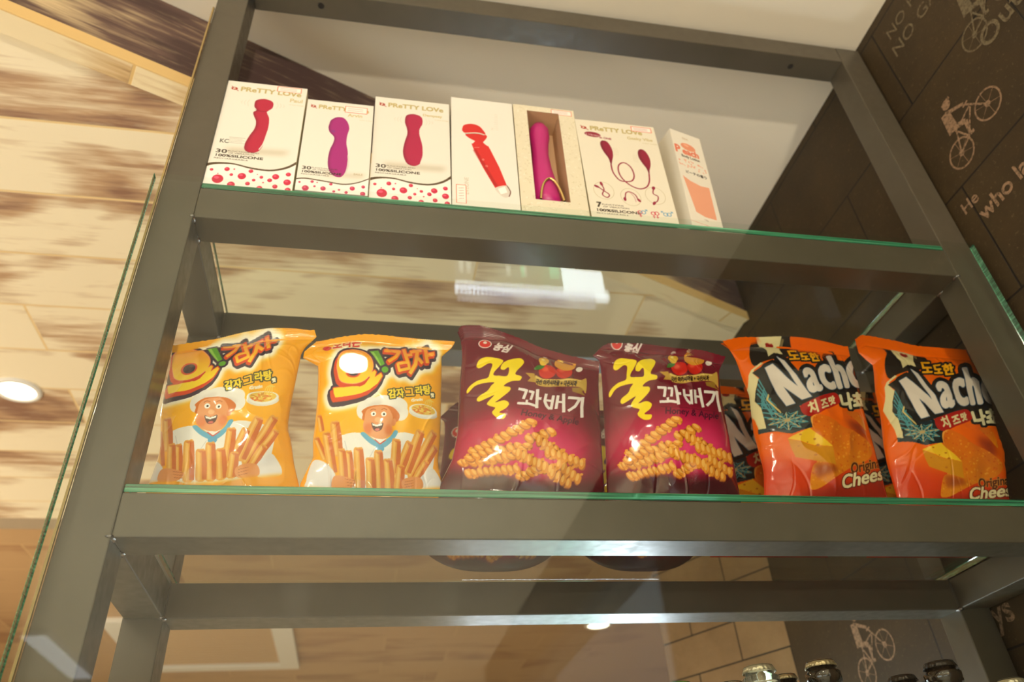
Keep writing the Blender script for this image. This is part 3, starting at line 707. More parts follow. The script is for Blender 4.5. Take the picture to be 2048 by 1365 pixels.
# ---- maroon twist snack bag
def art_twist():
    c = Canvas(-60, 0, 1420, 1440, .55, (96, 10, 30)); rs = np.random.RandomState(5)
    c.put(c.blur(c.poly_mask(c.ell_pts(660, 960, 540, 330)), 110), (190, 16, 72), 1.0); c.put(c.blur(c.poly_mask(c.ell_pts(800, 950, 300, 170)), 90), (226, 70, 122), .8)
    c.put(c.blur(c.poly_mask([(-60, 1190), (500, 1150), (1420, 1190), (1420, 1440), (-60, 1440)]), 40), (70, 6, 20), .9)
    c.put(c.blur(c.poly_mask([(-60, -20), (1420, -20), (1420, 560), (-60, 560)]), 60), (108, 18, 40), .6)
    Y = (244, 214, 20)
    c.poly([(186, 310), (196, 260), (240, 232), (300, 230), (372, 248), (356, 300), (330, 345), (330, 375), (380, 378), (430, 372), (432, 320), (420, 305), (396, 330), (368, 322), (372, 280), (400, 248), (450, 225), (500, 218), (530, 244), (520, 280), (496, 320), (488, 355), (536, 368), (532, 400), (480, 408), (440, 430), (425, 455), (472, 462), (474, 500), (420, 560), (390, 590), (450, 575), (492, 600), (480, 640), (440, 670), (448, 682), (490, 690), (482, 725), (440, 728), (400, 700), (384, 670), (400, 636), (350, 618), (332, 600), (345, 570), (370, 530), (330, 552), (270, 586), (250, 570), (262, 540), (310, 500), (330, 455), (345, 428), (270, 440), (210, 470), (172, 525), (160, 500), (180, 460), (230, 420), (290, 395), (296, 350), (300, 290), (270, 282), (215, 325)], Y, smooth=4)
    Wt = (238, 228, 226)
    for P, w_ in (([(536, 470), (600, 474), (590, 548)], 22), ([(618, 478), (652, 480), (646, 548)], 20), ([(552, 588), (640, 582), (708, 596)], 21), ([(618, 552), (622, 585)], 18), ([(680, 452), (704, 612)], 24), ([(690, 525), (724, 524)], 22),
                  ([(752, 478), (752, 540), (775, 580), (802, 604)], 22), ([(808, 484), (812, 606)], 22), ([(760, 532), (806, 532)], 18), ([(842, 480), (848, 596)], 22), ([(846, 534), (890, 534)], 18), ([(880, 462), (910, 622)], 24), ([(918, 492), (1008, 494), (985, 560), (940, 606)], 23), ([(1026, 478), (1034, 560), (1052, 648)], 24)):
        c.stroke(P, w_, Wt)
    c.stroke([(560, 626), (800, 640), (1020, 652)], 3, (78, 10, 34))
    c.text('Honey & Apple', 594, 684, 74, (74, 8, 40), ang=-3.5, sx=.96, bold=1.2)
    # ribbon, apples, honey
    c.poly([(556, 338), (628, 336), (650, 402), (588, 402), (606, 372)], (186, 142, 54)); c.poly([(930, 412), (1035, 408), (1010, 440), (1044, 470), (940, 442)], (150, 112, 40))
    for x, y, r in ((845, 296, 62), (720, 306, 66)): c.ell(x, y, r, r*.86, (200, 34, 24)); c.ell(x-18, y-16, r*.4, r*.28, (232, 92, 60), -20, .8, 6); c.stroke([(x, y-44), (x+4, y-66)], 5, (90, 50, 20))
    c.poly([(615, 300), (640, 262), (690, 262), (670, 292), (636, 304)], (62, 116, 40), smooth=4)
    c.ell(676, 214, 40, 34, (222, 168, 34)); c.ell(676, 236, 28, 26, (236, 190, 60)); c.ell(668, 206, 14, 9, (250, 226, 130))
    c.poly([(770, 250), (764, 200), (800, 168), (880, 168), (918, 204), (912, 262), (840, 280)], (214, 144, 40), smooth=5); c.poly([(784, 190), (840, 178), (904, 196), (896, 214), (840, 200), (790, 208)], (246, 208, 110), smooth=4); c.ell(838, 166, 56, 14, (238, 214, 170))
    c.ell(952, 268, 24, 20, (232, 220, 210), 20); c.ell(684, 168, 20, 12, (236, 226, 216))
    c.poly([(636, 348), (700, 366), (800, 362), (900, 344), (985, 352), (1020, 340), (1040, 452), (1000, 412), (930, 404), (840, 412), (740, 426), (660, 416)], (196, 158, 70), smooth=3)
    c.poly([(640, 352), (700, 370), (800, 366), (900, 348), (985, 356), (985, 364), (900, 358), (800, 376), (700, 380), (644, 364)], (232, 204, 120), .8)
    c.text('국산 아카시아꿀 + 국산사과', 652, 412, 43, (50, 26, 14), ang=3, sx=.62, bold=1.5)
    # logo
    c.ell(208, 122, 50, 38, (238, 222, 214)); c.ell(208, 122, 43, 32, (206, 34, 30)); c.ell(206, 112, 14, 12, (240, 220, 210)); c.text('농심', 268, 158, 78, (232, 214, 210), ang=-7, sx=.9, lean=.35, bold=3)
    # twisted snacks
    def twist(x0, y0, x1, y1, w):
        w *= 1.12
        d = np.array([x1-x0, y1-y0], float); L = np.hypot(*d); d /= L; q = np.array([-d[1], d[0]]); n = max(3, int(L/(w*.62)))
        c.stroke([(x0, y0), (x1, y1)], w*.95, (150, 76, 18))
        for i in range(n+1):
            p = np.array([x0, y0])+d*L*i/n; s_ = 1 if i % 2 else -1; an = math.degrees(math.atan2(d[1], d[0]))+58
            c.ell(p[0]+3, p[1]+5, w*.66, w*.36, (170, 92, 24), an); c.ell(p[0], p[1]-2, w*.64, w*.33, (222, 140, 44), an+rs.uniform(-14, 14)); c.ell(p[0]-w*.08, p[1]-w*.16, w*.42, w*.17, (244, 186, 96), an, .85)
            c.ell(*(p+q*w*.55*s_+rs.uniform(-4, 4, 2)), w*.18, w*.15, (228, 150, 54))
    for t in ((250, 1105, 330, 1075, 50), (470, 985, 640, 930, 66), (330, 1090, 560, 1020, 66), (700, 870, 850, 795, 62), (320, 1000, 685, 735, 66), (300, 1060, 480, 960, 60), (320, 1185, 660, 1100, 60), (600, 1010, 700, 920, 56), (775, 870, 960, 960, 62), (860, 950, 1125, 1030, 66), (650, 985, 830, 1060, 64), (700, 1165, 800, 1100, 58), (820, 1050, 1000, 1130, 68), (960, 1050, 1120, 1150, 62), (930, 1120, 1060, 1190, 58)): twist(*t)
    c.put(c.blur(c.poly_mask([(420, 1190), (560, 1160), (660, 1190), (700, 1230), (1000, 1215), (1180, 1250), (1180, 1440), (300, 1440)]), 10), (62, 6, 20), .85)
    return c

# ---- orange corn chip bag
def art_nacho():
    c = Canvas(-60, 0, 1460, 1440, .55, (222, 92, 2)); rs = np.random.RandomState(8)
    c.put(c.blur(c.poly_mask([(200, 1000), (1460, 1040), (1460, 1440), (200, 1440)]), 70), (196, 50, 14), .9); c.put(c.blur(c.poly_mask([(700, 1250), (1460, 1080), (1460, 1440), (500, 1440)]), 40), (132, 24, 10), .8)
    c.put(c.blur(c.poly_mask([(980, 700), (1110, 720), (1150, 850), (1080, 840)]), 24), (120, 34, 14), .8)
    K = (34, 28, 24); CR = (214, 198, 150)
    c.poly([(206, 30), (240, 100), (226, 150), (226, 220), (262, 288), (330, 256), (420, 230), (560, 200), (600, 150), (540, 70), (520, 30)], K, smooth=3)
    c.poly([(262, 40), (470, 45), (482, 100), (470, 150), (492, 188), (418, 180), (372, 212), (360, 160), (300, 105)], CR); c.poly([(480, 70), (500, 74), (510, 130), (488, 120)], (120, 104, 70))
    c.poly([(360, 96), (380, 92), (396, 98), (414, 96), (432, 112), (404, 126), (372, 118)], (150, 30, 26), smooth=4); c.stroke([(364, 100), (396, 108), (430, 111)], 3, (70, 10, 12), smooth=4)
    c.poly([(310, 262), (240, 316), (226, 350), (236, 430), (224, 520), (262, 610), (296, 690), (318, 768), (368, 772), (352, 690), (330, 600), (288, 540), (290, 460), (302, 380), (262, 345), (262, 315), (330, 268)], CR)
    # patterned dress
    D = c.poly_mask([(302, 380), (345, 345), (480, 640), (640, 600), (705, 680), (715, 772), (640, 778), (560, 812), (440, 792), (318, 800), (312, 768), (368, 770), (352, 690), (330, 600), (288, 540), (290, 460)])
    c.put(D, (24, 34, 36)); TE = (62, 132, 142); GO = (176, 150, 100)
    def dl(P, w_, col): c.put(c.stroke_mask(P, w_)*D, col)
    for q in range(4):
        o = q*34; dl([(300, 380+o), (352, 452+o), (330, 520+o)], 9, TE); dl([(346, 450+o), (420, 590+o), (300, 560+o)], 9, TE)
    dl([(345, 480), (440, 640), (410, 650), (330, 560)], 14, TE); dl([(392, 480), (372, 540), (480, 646)], 13, (204, 178, 110)); dl([(410, 500), (396, 545), (500, 640)], 6, TE)
    for a in range(0, 360, 36):
        t = math.radians(a+14); dl([(525, 708), (525+150*math.cos(t), 708+82*math.sin(t))], 12, GO)
        for r1 in (.45, .75, 1.05): t2 = math.radians(a+32); t0 = math.radians(a+50); dl([(525+150*r1*math.cos(t), 708+82*r1*math.sin(t)), (525+120*(r1-.25)*math.cos(t2), 708+66*(r1-.25)*math.sin(t2)), (525+150*r1*math.cos(t0), 708+82*r1*math.sin(t0))], 7, TE)
    c.poly([(312, 764), (440, 766), (560, 790), (640, 770), (716, 772), (640, 790), (560, 812), (440, 794), (318, 800)], (22, 40, 48))
    # big white word
    N = np.maximum.reduce([c.poly_mask([(343, 303), (402, 272), (590, 572), (520, 594)]), c.poly_mask([(343, 303), (402, 272), (712, 527), (640, 546)]), c.poly_mask([(438, 208), (502, 240), (712, 527), (650, 500)])])
    DW = (.36, 1.0)
    L = [N]
    for ch, x, y, s_, sx in (('a', 694, 488, 372, .60), ('c', 806, 466, 372, .62), ('h', 918, 452, 352, .55), ('o', 1024, 440, 372, .60)):
        L.append(c.text_mask(ch, x, y, s_, ang=8, sx=sx, bold=12, down=DW))
    Wd = np.maximum.reduce(L)
    c.poly([(250, 335), (330, 285), (405, 236), (640, 560), (520, 640), (500, 660), (478, 640), (305, 375)], (28, 24, 22))
    c.put(c.dilate(c.shift(Wd, 6, 18), 34), (22, 38, 50)); c.put(c.dilate(Wd, 32), (28, 24, 22)); c.put(c.dilate(Wd, 6), (40, 66, 92)); c.put(Wd, (214, 200, 190))
    nw = c.text_mask('나쵸', 948, 606, 128, ang=8, sx=.88, bold=7, down=(.28, .95)); c.put(c.dilate(nw, 20), (28, 24, 22)); c.put(nw, (222, 212, 172))
    for ch, x, y, s_ in (('도', 542, 236, 116), ('도', 636, 240, 92), ('한', 706, 244, 90)):
        t_ = c.text_mask(ch, x, y, s_, ang=2, sx=.92, bold=4, down=(.25, .95)); c.put(c.dilate(t_, 13), (28, 24, 22)); c.put(t_, (230, 160, 20))
    c.poly([(628, 596), (700, 556), (840, 505), (905, 500), (935, 560), (905, 590), (800, 640), (716, 682), (650, 664)], (158, 24, 18), smooth=3)
    c.text('치', 700, 662, 106, CR, ang=24, sx=.8, bold=3.5, down=(.3, .95)); c.text('즈', 788, 628, 88, CR, ang=24, sx=.8, bold=3.5, down=(.3, .95)); c.text('맛', 852, 588, 66, CR, ang=20, sx=.85, bold=3, down=(.3, .95))
    # corn chips and cheese
    def chipm(P):
        m_ = c.poly_mask(P, 4); c.put(m_, (204, 96, 12)); lo = np.array(P).min(0); hi = np.array(P).max(0)
        t = np.clip((np.arange(c.h)/c.k-lo[1])/(hi[1]-lo[1]), 0, 1)[:, None]; c.put(m_*np.broadcast_to(t, m_.shape), (214, 132, 18), .9)
        for _ in range(int((hi[0]-lo[0])*(hi[1]-lo[1])/1300)):
            x, y = rs.uniform(lo[0], hi[0]), rs.uniform(lo[1], hi[1]); r = rs.uniform(4, 12)
            xi, yi = int((x-c.x0)*c.k), int((y-c.y0)*c.k)
            if 0 <= xi < c.w and 0 <= yi < c.h and m_[yi, xi] > .5: c.ell(x, y, r, r*.7, [(228, 150, 40), (180, 66, 8), (236, 170, 60), (206, 84, 10)][rs.randint(4)], rs.uniform(0, 90), .5)
    chipm([(988, 640), (1050, 628), (1108, 650), (1150, 780), (1070, 700)])
    chipm([(700, 730), (712, 682), (760, 664), (860, 700), (960, 760), (1050, 790), (1160, 868), (1196, 930), (1160, 1010), (1050, 1056), (930, 1130), (800, 1220), (722, 1242), (708, 1200), (728, 1060), (760, 1000)])
    c.poly([(700, 740), (706, 686), (760, 664), (720, 690), (712, 750), (740, 800)], (232, 172, 80), .7, smooth=3)
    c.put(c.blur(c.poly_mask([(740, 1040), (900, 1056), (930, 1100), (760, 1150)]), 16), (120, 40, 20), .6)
    c.poly([(530, 852), (724, 904), (872, 922), (905, 1052), (790, 1030), (596, 988), (556, 920)], (196, 128, 18)); c.poly([(530, 850), (560, 832), (690, 776), (780, 838), (874, 918), (730, 902)], (226, 178, 34))
    for x, y, r in ((620, 826, 10), (735, 856, 11), (610, 910, 8), (745, 978, 12), (760, 902, 13), (680, 880, 7)): c.ell(x, y, r, r*.6, (170, 100, 14))
    c.text('Original', 1030, 1112, 112, (84, 34, 12), ang=9, sx=.66, lean=.1, bold=2.4, outline=(4, (176, 120, 50))); 
    c.text('Cheese', 950, 1232, 150, (222, 206, 160), ang=10, sx=.84, lean=.28, bold=3, outline=(7, (92, 30, 14)))
    return c
BAGS = {
 1: {'xc': -0.2142, 'L': [[-0.0966, 0.4735], [-0.0958, 0.4869], [-0.095, 0.5004], [-0.0942, 0.5138], [-0.0932, 0.5272], [-0.0923, 0.5406], [-0.0913, 0.5541], [-0.0915, 0.5675], [-0.0927, 0.5809], [-0.0952, 0.5941], [-0.098, 0.6072], [-0.1008, 0.6204], [-0.1036, 0.6335], [-0.1049, 0.6469], [-0.1061, 0.6603], [-0.1071, 0.6738], [-0.108, 0.6872], [-0.109, 0.7006], [-0.1095, 0.714], [-0.1098, 0.7275], [-0.1106, 0.7409], [-0.1123, 0.7542], [-0.1141, 0.7676], [-0.1158, 0.7809]], 'R': [[0.1291, 0.4735], [0.1248, 0.4891], [0.1204, 0.5047], [0.116, 0.5203], [0.1113, 0.5359], [0.1067, 0.5514], [0.103, 0.5672], [0.0998, 0.5831], [0.096, 0.5988], [0.0909, 0.6142], [0.089, 0.6301], [0.0891, 0.6463], [0.0891, 0.6625], [0.0896, 0.6787], [0.0905, 0.6949], [0.0914, 0.7111], [0.0923, 0.7273], [0.0931, 0.7435], [0.0939, 0.7597], [0.0947, 0.7759], [0.0999, 0.7907], [0.1086, 0.8043], [0.1168, 0.8176], [0.1115, 0.833]], 'T': [[-0.1158, 0.7809], [-0.106, 0.7839], [-0.0963, 0.7868], [-0.0866, 0.7897], [-0.0768, 0.7927], [-0.0671, 0.7956], [-0.0573, 0.7984], [-0.0475, 0.8012], [-0.0377, 0.804], [-0.0279, 0.8069], [-0.0182, 0.8096], [-0.0083, 0.8123], [0.0015, 0.8149], [0.0113, 0.8175], [0.0212, 0.8202], [0.031, 0.8228], [0.0408, 0.8254], [0.0509, 0.827], [0.0609, 0.8286], [0.071, 0.8302], [0.081, 0.8318], [0.0912, 0.8322], [0.1013, 0.8326], [0.1115, 0.833]], 'P': [[786.7, 667.5], [999.8, 201.1], [124.5, -810.4], [-35.8, 254.4], [-88.5, 67.7], [21.2, 186.3], [-99.8, -153.1], [-8.7, -39.8], [-35.6, -121.8], [-4.9, 15.6]]},
 2: {'xc': 0.0149, 'L': [[-0.1146, 0.4735], [-0.1132, 0.489], [-0.1117, 0.5045], [-0.1102, 0.5199], [-0.1057, 0.5348], [-0.101, 0.5496], [-0.0962, 0.5644], [-0.0972, 0.5796], [-0.0991, 0.595], [-0.0989, 0.6105], [-0.0987, 0.6261], [-0.0988, 0.6416], [-0.0989, 0.6572], [-0.099, 0.6727], [-0.0997, 0.6882], [-0.1005, 0.7038], [-0.1014, 0.7193], [-0.1025, 0.7348], [-0.1042, 0.7499], [-0.1174, 0.7582], [-0.1305, 0.7664], [-0.13, 0.7812], [-0.1206, 0.7936], [-0.1111, 0.8059]], 'R': [[0.1011, 0.4735], [0.1019, 0.4891], [0.1027, 0.5046], [0.1035, 0.5202], [0.1023, 0.5356], [0.0993, 0.5509], [0.0984, 0.5663], [0.1001, 0.5818], [0.1018, 0.5973], [0.1028, 0.6128], [0.1035, 0.6284], [0.1042, 0.644], [0.1048, 0.6596], [0.1054, 0.6752], [0.106, 0.6907], [0.1065, 0.7063], [0.1071, 0.7219], [0.1076, 0.7375], [0.1079, 0.7531], [0.108, 0.7687], [0.1081, 0.7843], [0.117, 0.7956], [0.127, 0.8071], [0.1339, 0.8211]], 'T': [[-0.1111, 0.8059], [-0.1009, 0.8095], [-0.0907, 0.8132], [-0.0805, 0.8169], [-0.0703, 0.8206], [-0.0598, 0.8233], [-0.0493, 0.8261], [-0.0389, 0.8288], [-0.0282, 0.8303], [-0.0174, 0.8306], [-0.0065, 0.8308], [0.0043, 0.8307], [0.0151, 0.8296], [0.0259, 0.8285], [0.0366, 0.8274], [0.0474, 0.8263], [0.0582, 0.8251], [0.069, 0.824], [0.0797, 0.8228], [0.0905, 0.8219], [0.1014, 0.8217], [0.1122, 0.8215], [0.123, 0.8213], [0.1339, 0.8211]], 'P': [[670.8, 626.8], [1009.0, 33.5], [33.9, -793.1], [-46.0, 226.1], [-106.8, 10.7], [-11.3, 185.9], [-52.8, 9.2], [13.7, -59.1], [-2.7, 0.7], [0.4, 10.7]]},
 3: {'xc': 0.2691, 'L': [[-0.1673, 0.4735], [-0.1632, 0.4896], [-0.1592, 0.5057], [-0.1544, 0.5216], [-0.1476, 0.5367], [-0.1407, 0.5519], [-0.1339, 0.567], [-0.1303, 0.5831], [-0.1272, 0.5995], [-0.124, 0.6158], [-0.122, 0.6322], [-0.1209, 0.6488], [-0.1198, 0.6654], [-0.1187, 0.682], [-0.1174, 0.6985], [-0.1158, 0.715], [-0.1142, 0.7316], [-0.1126, 0.7481], [-0.111, 0.7646], [-0.1093, 0.7812], [-0.1086, 0.7977], [-0.1085, 0.8144], [-0.11, 0.8307], [-0.115, 0.8466]], 'R': [[0.1079, 0.4735], [0.1096, 0.4873], [0.1114, 0.5012], [0.1132, 0.515], [0.1147, 0.5289], [0.1162, 0.5427], [0.1177, 0.5566], [0.1191, 0.5704], [0.1206, 0.5843], [0.1222, 0.5982], [0.1239, 0.612], [0.1256, 0.6258], [0.1273, 0.6397], [0.129, 0.6535], [0.1307, 0.6674], [0.1324, 0.6812], [0.1341, 0.695], [0.1358, 0.7089], [0.1375, 0.7227], [0.1394, 0.7365], [0.1419, 0.7503], [0.1445, 0.764], [0.147, 0.7777], [0.1496, 0.7914]], 'T': [[-0.115, 0.8466], [-0.1081, 0.8568], [-0.0965, 0.8596], [-0.0843, 0.8614], [-0.0721, 0.8631], [-0.0599, 0.861], [-0.0478, 0.8588], [-0.0356, 0.8567], [-0.0241, 0.8525], [-0.0127, 0.8477], [-0.0014, 0.8428], [0.0097, 0.8373], [0.0204, 0.8312], [0.0311, 0.8251], [0.0423, 0.8199], [0.054, 0.8162], [0.0658, 0.8125], [0.0776, 0.8088], [0.0894, 0.8052], [0.1014, 0.8024], [0.1135, 0.7997], [0.1255, 0.7969], [0.1375, 0.7941], [0.1496, 0.7914]], 'P': [[678.3, 613.5], [866.1, -47.3], [-256.4, -757.9], [-47.0, 161.7], [-64.0, 16.9], [7.2, 165.2], [-39.8, 0.2], [20.5, 11.3], [-15.9, 57.2], [6.8, -4.4]]},
 4: {'xc': 0.5216, 'L': [[-0.137, 0.4735], [-0.1363, 0.4906], [-0.1356, 0.5077], [-0.1341, 0.5248], [-0.1317, 0.5417], [-0.1293, 0.5587], [-0.1269, 0.5756], [-0.1246, 0.5926], [-0.1225, 0.6096], [-0.1203, 0.6266], [-0.1182, 0.6436], [-0.116, 0.6605], [-0.1139, 0.6775], [-0.1117, 0.6945], [-0.1096, 0.7115], [-0.1074, 0.7285], [-0.1053, 0.7455], [-0.1037, 0.7625], [-0.1022, 0.7796], [-0.1031, 0.7955], [-0.1135, 0.8057], [-0.1021, 0.8184], [-0.0906, 0.8311], [-0.076, 0.84]], 'R': [[0.0909, 0.4735], [0.0929, 0.489], [0.0949, 0.5045], [0.0969, 0.52], [0.0985, 0.5355], [0.1001, 0.5511], [0.1016, 0.5666], [0.1035, 0.5821], [0.1056, 0.5976], [0.1077, 0.6131], [0.1098, 0.6286], [0.1117, 0.6441], [0.1134, 0.6596], [0.1152, 0.6751], [0.117, 0.6906], [0.1194, 0.7061], [0.1219, 0.7215], [0.1243, 0.7369], [0.1272, 0.7523], [0.131, 0.7674], [0.1348, 0.7826], [0.1425, 0.7959], [0.1515, 0.8086], [0.16, 0.8217]], 'T': [[-0.076, 0.84], [-0.0656, 0.8402], [-0.0553, 0.8404], [-0.0449, 0.8406], [-0.0345, 0.8408], [-0.0242, 0.841], [-0.0138, 0.8412], [-0.0034, 0.8405], [0.0069, 0.8397], [0.0172, 0.8389], [0.0276, 0.8381], [0.0379, 0.8374], [0.0483, 0.8366], [0.0586, 0.8366], [0.069, 0.8366], [0.0794, 0.8365], [0.0897, 0.8365], [0.1001, 0.8364], [0.1105, 0.8364], [0.1205, 0.8344], [0.1304, 0.8312], [0.1403, 0.8281], [0.1501, 0.8249], [0.16, 0.8217]], 'P': [[690.1, 674.9], [866.7, 46.1], [-211.0, -752.2], [-146.4, 176.2], [-51.2, -23.2], [-41.6, 165.2], [-18.7, -38.0], [54.8, -25.1], [-12.8, -0.3], [7.3, 4.1]]},
 5: {'xc': 0.8044, 'L': [[-0.1605, 0.4735], [-0.1533, 0.4893], [-0.146, 0.5052], [-0.1397, 0.5214], [-0.1347, 0.5381], [-0.1296, 0.5548], [-0.1267, 0.5718], [-0.1253, 0.5892], [-0.1239, 0.6066], [-0.1226, 0.624], [-0.1212, 0.6413], [-0.1177, 0.6584], [-0.1141, 0.6755], [-0.1105, 0.6925], [-0.1068, 0.7096], [-0.1032, 0.7266], [-0.1033, 0.7439], [-0.1046, 0.7613], [-0.1042, 0.7787], [-0.1038, 0.7961], [-0.1041, 0.8135], [-0.1068, 0.8307], [-0.1109, 0.8476], [-0.1175, 0.8637]], 'R': [[0.0785, 0.4735], [0.0832, 0.4904], [0.088, 0.5073], [0.0921, 0.5243], [0.095, 0.5416], [0.098, 0.5589], [0.1009, 0.5762], [0.1042, 0.5934], [0.1076, 0.6106], [0.111, 0.6278], [0.1141, 0.6451], [0.1172, 0.6624], [0.1203, 0.6796], [0.1235, 0.6969], [0.1282, 0.7138], [0.1328, 0.7307], [0.1375, 0.7476], [0.1415, 0.7647], [0.1454, 0.7818], [0.1485, 0.799], [0.1504, 0.8164], [0.1531, 0.8337], [0.1577, 0.8507], [0.1622, 0.8676]], 'T': [[-0.1175, 0.8637], [-0.1059, 0.8675], [-0.0942, 0.8714], [-0.0825, 0.8752], [-0.0705, 0.8774], [-0.0583, 0.8783], [-0.046, 0.8792], [-0.0338, 0.8796], [-0.0215, 0.8796], [-0.0092, 0.8795], [0.0031, 0.8795], [0.0154, 0.8795], [0.0276, 0.8791], [0.0399, 0.8783], [0.0521, 0.8775], [0.0644, 0.8767], [0.0766, 0.8759], [0.0889, 0.8747], [0.1011, 0.8736], [0.1133, 0.8724], [0.1255, 0.8712], [0.1378, 0.87], [0.15, 0.8688], [0.1622, 0.8676]], 'P': [[815.8, 700.3], [792.8, 23.0], [-306.1, -710.3], [-184.1, 160.8], [-5.0, -42.4], [-46.7, 140.1], [-58.6, 28.6], [92.0, -56.9], [-39.9, 27.1], [15.7, -7.3]]},
 6: {'xc': 1.0799, 'L': [[-0.1745, 0.4735], [-0.1708, 0.4921], [-0.1671, 0.5107], [-0.1637, 0.5294], [-0.1605, 0.5481], [-0.1574, 0.5668], [-0.1536, 0.5853], [-0.1484, 0.6036], [-0.1433, 0.6219], [-0.137, 0.6397], [-0.1305, 0.6576], [-0.124, 0.6754], [-0.1185, 0.6935], [-0.1136, 0.7119], [-0.1087, 0.7302], [-0.1038, 0.7485], [-0.0973, 0.7663], [-0.0906, 0.7841], [-0.0838, 0.8018], [-0.0784, 0.8194], [-0.0887, 0.8353], [-0.0959, 0.8518], [-0.092, 0.8704], [-0.0881, 0.8889]], 'R': [[0.0516, 0.4735], [0.0557, 0.4916], [0.0598, 0.5097], [0.0649, 0.5274], [0.0727, 0.5443], [0.0805, 0.5611], [0.0885, 0.5778], [0.0975, 0.594], [0.106, 0.6104], [0.1103, 0.6285], [0.1152, 0.6463], [0.1215, 0.6638], [0.1278, 0.6812], [0.1345, 0.6985], [0.142, 0.7154], [0.1495, 0.7324], [0.157, 0.7494], [0.1635, 0.7667], [0.169, 0.7844], [0.1745, 0.8021], [0.1796, 0.8199], [0.1829, 0.8382], [0.189, 0.8556], [0.1966, 0.8725]], 'T': [[-0.0881, 0.8889], [-0.0777, 0.8962], [-0.0673, 0.9035], [-0.0548, 0.9027], [-0.0421, 0.9015], [-0.0296, 0.8994], [-0.0171, 0.8971], [-0.0046, 0.8949], [0.0079, 0.8926], [0.0202, 0.8896], [0.0324, 0.8863], [0.0447, 0.8831], [0.0573, 0.8816], [0.0699, 0.8808], [0.0826, 0.8799], [0.0953, 0.8791], [0.1079, 0.8782], [0.1206, 0.8773], [0.1332, 0.8765], [0.1459, 0.8756], [0.1586, 0.8748], [0.1712, 0.8741], [0.1839, 0.8733], [0.1966, 0.8725]], 'P': [[835.9, 616.6], [732.6, -8.1], [-423.8, -672.0], [-266.5, 166.7], [57.5, -30.5], [-52.5, 192.6], [19.7, -11.0], [107.4, -85.6], [-64.7, 39.7], [26.3, -41.8]]},
}
# ---------------------------------------------------------------- snack bags
ZS = S2 + 0.0132
def film_mat(name, rough=0.13):
    m = mat(name, (.5, .5, .5, 1), rough, 0, .5, coat=.18); g = NT(m)
    a = g.n('Attribute'); a.attribute_name = 'print'; g.l(a.outputs['Color'], g.b.inputs['Base Color'])
    tc = g.n('TexCoord').outputs['Object']; bp = g.n('Bump'); bp.inputs['Strength'].default_value = .32; bp.inputs['Distance'].default_value = .0012
    g.l(g.noise(g.mapping(tc, (1, 1, 1)), 55, 3, .5, .4), bp.inputs['Height']); g.l(bp.outputs['Normal'], g.b.inputs['Normal']); g.l(bp.outputs['Normal'], g.b.inputs['Coat Normal'])
    return m
FILM = film_mat('glossy_printed_film')
def resample(P, n):
    P = np.array(P, float); s = np.r_[0, np.cumsum(np.hypot(*np.diff(P, axis=0).T))]; q = np.linspace(0, s[-1], n)
    return np.c_[np.interp(q, s, P[:, 0]), np.interp(q, s, P[:, 1])]
def coons(u, v, L, R, B, Tp):
    def at(P, t):
        n = len(P)-1; x = t*n; i = np.clip(x.astype(int), 0, n-1); f = (x-i)[..., None]; return P[i]*(1-f)+P[i+1]*f
    l, r, b, tp = at(L, v), at(R, v), at(B, u), at(Tp, u); Uu = u[..., None]; V = v[..., None]
    return (1-Uu)*l+Uu*r+(1-V)*b+V*tp-((1-Uu)*(1-V)*L[0]+Uu*(1-V)*R[0]+(1-Uu)*V*L[-1]+Uu*V*R[-1])
def grid_mesh(name, X, Y, Z, cols, flip=False):
    h, w_ = X.shape; me = bpy.data.meshes.new(name); co = np.stack([X, Y, Z], -1).reshape(-1, 3).astype(np.float32)
    i = np.arange((h-1)*(w_-1)); r = i//(w_-1)*w_+i % (w_-1)
    F = np.stack([r, r+1, r+w_+1, r+w_], -1)
    if flip: F = F[:, ::-1]
    me.vertices.add(len(co)); me.vertices.foreach_set('co', co.ravel())
    me.loops.add(F.size); me.loops.foreach_set('vertex_index', F.ravel().astype(np.int32))
    me.polygons.add(len(F)); me.polygons.foreach_set('loop_start', np.arange(0, F.size, 4, dtype=np.int32)); me.polygons.foreach_set('loop_total', np.full(len(F), 4, np.int32))
    me.polygons.foreach_set('use_smooth', np.ones(len(F), bool)); me.update(calc_edges=True)
    if cols is not None:
        at = me.color_attributes.new('print', 'FLOAT_COLOR', 'POINT'); at.data.foreach_set('color', cols.reshape(-1, 4).astype(np.float32).ravel())
    me.validate(); return me
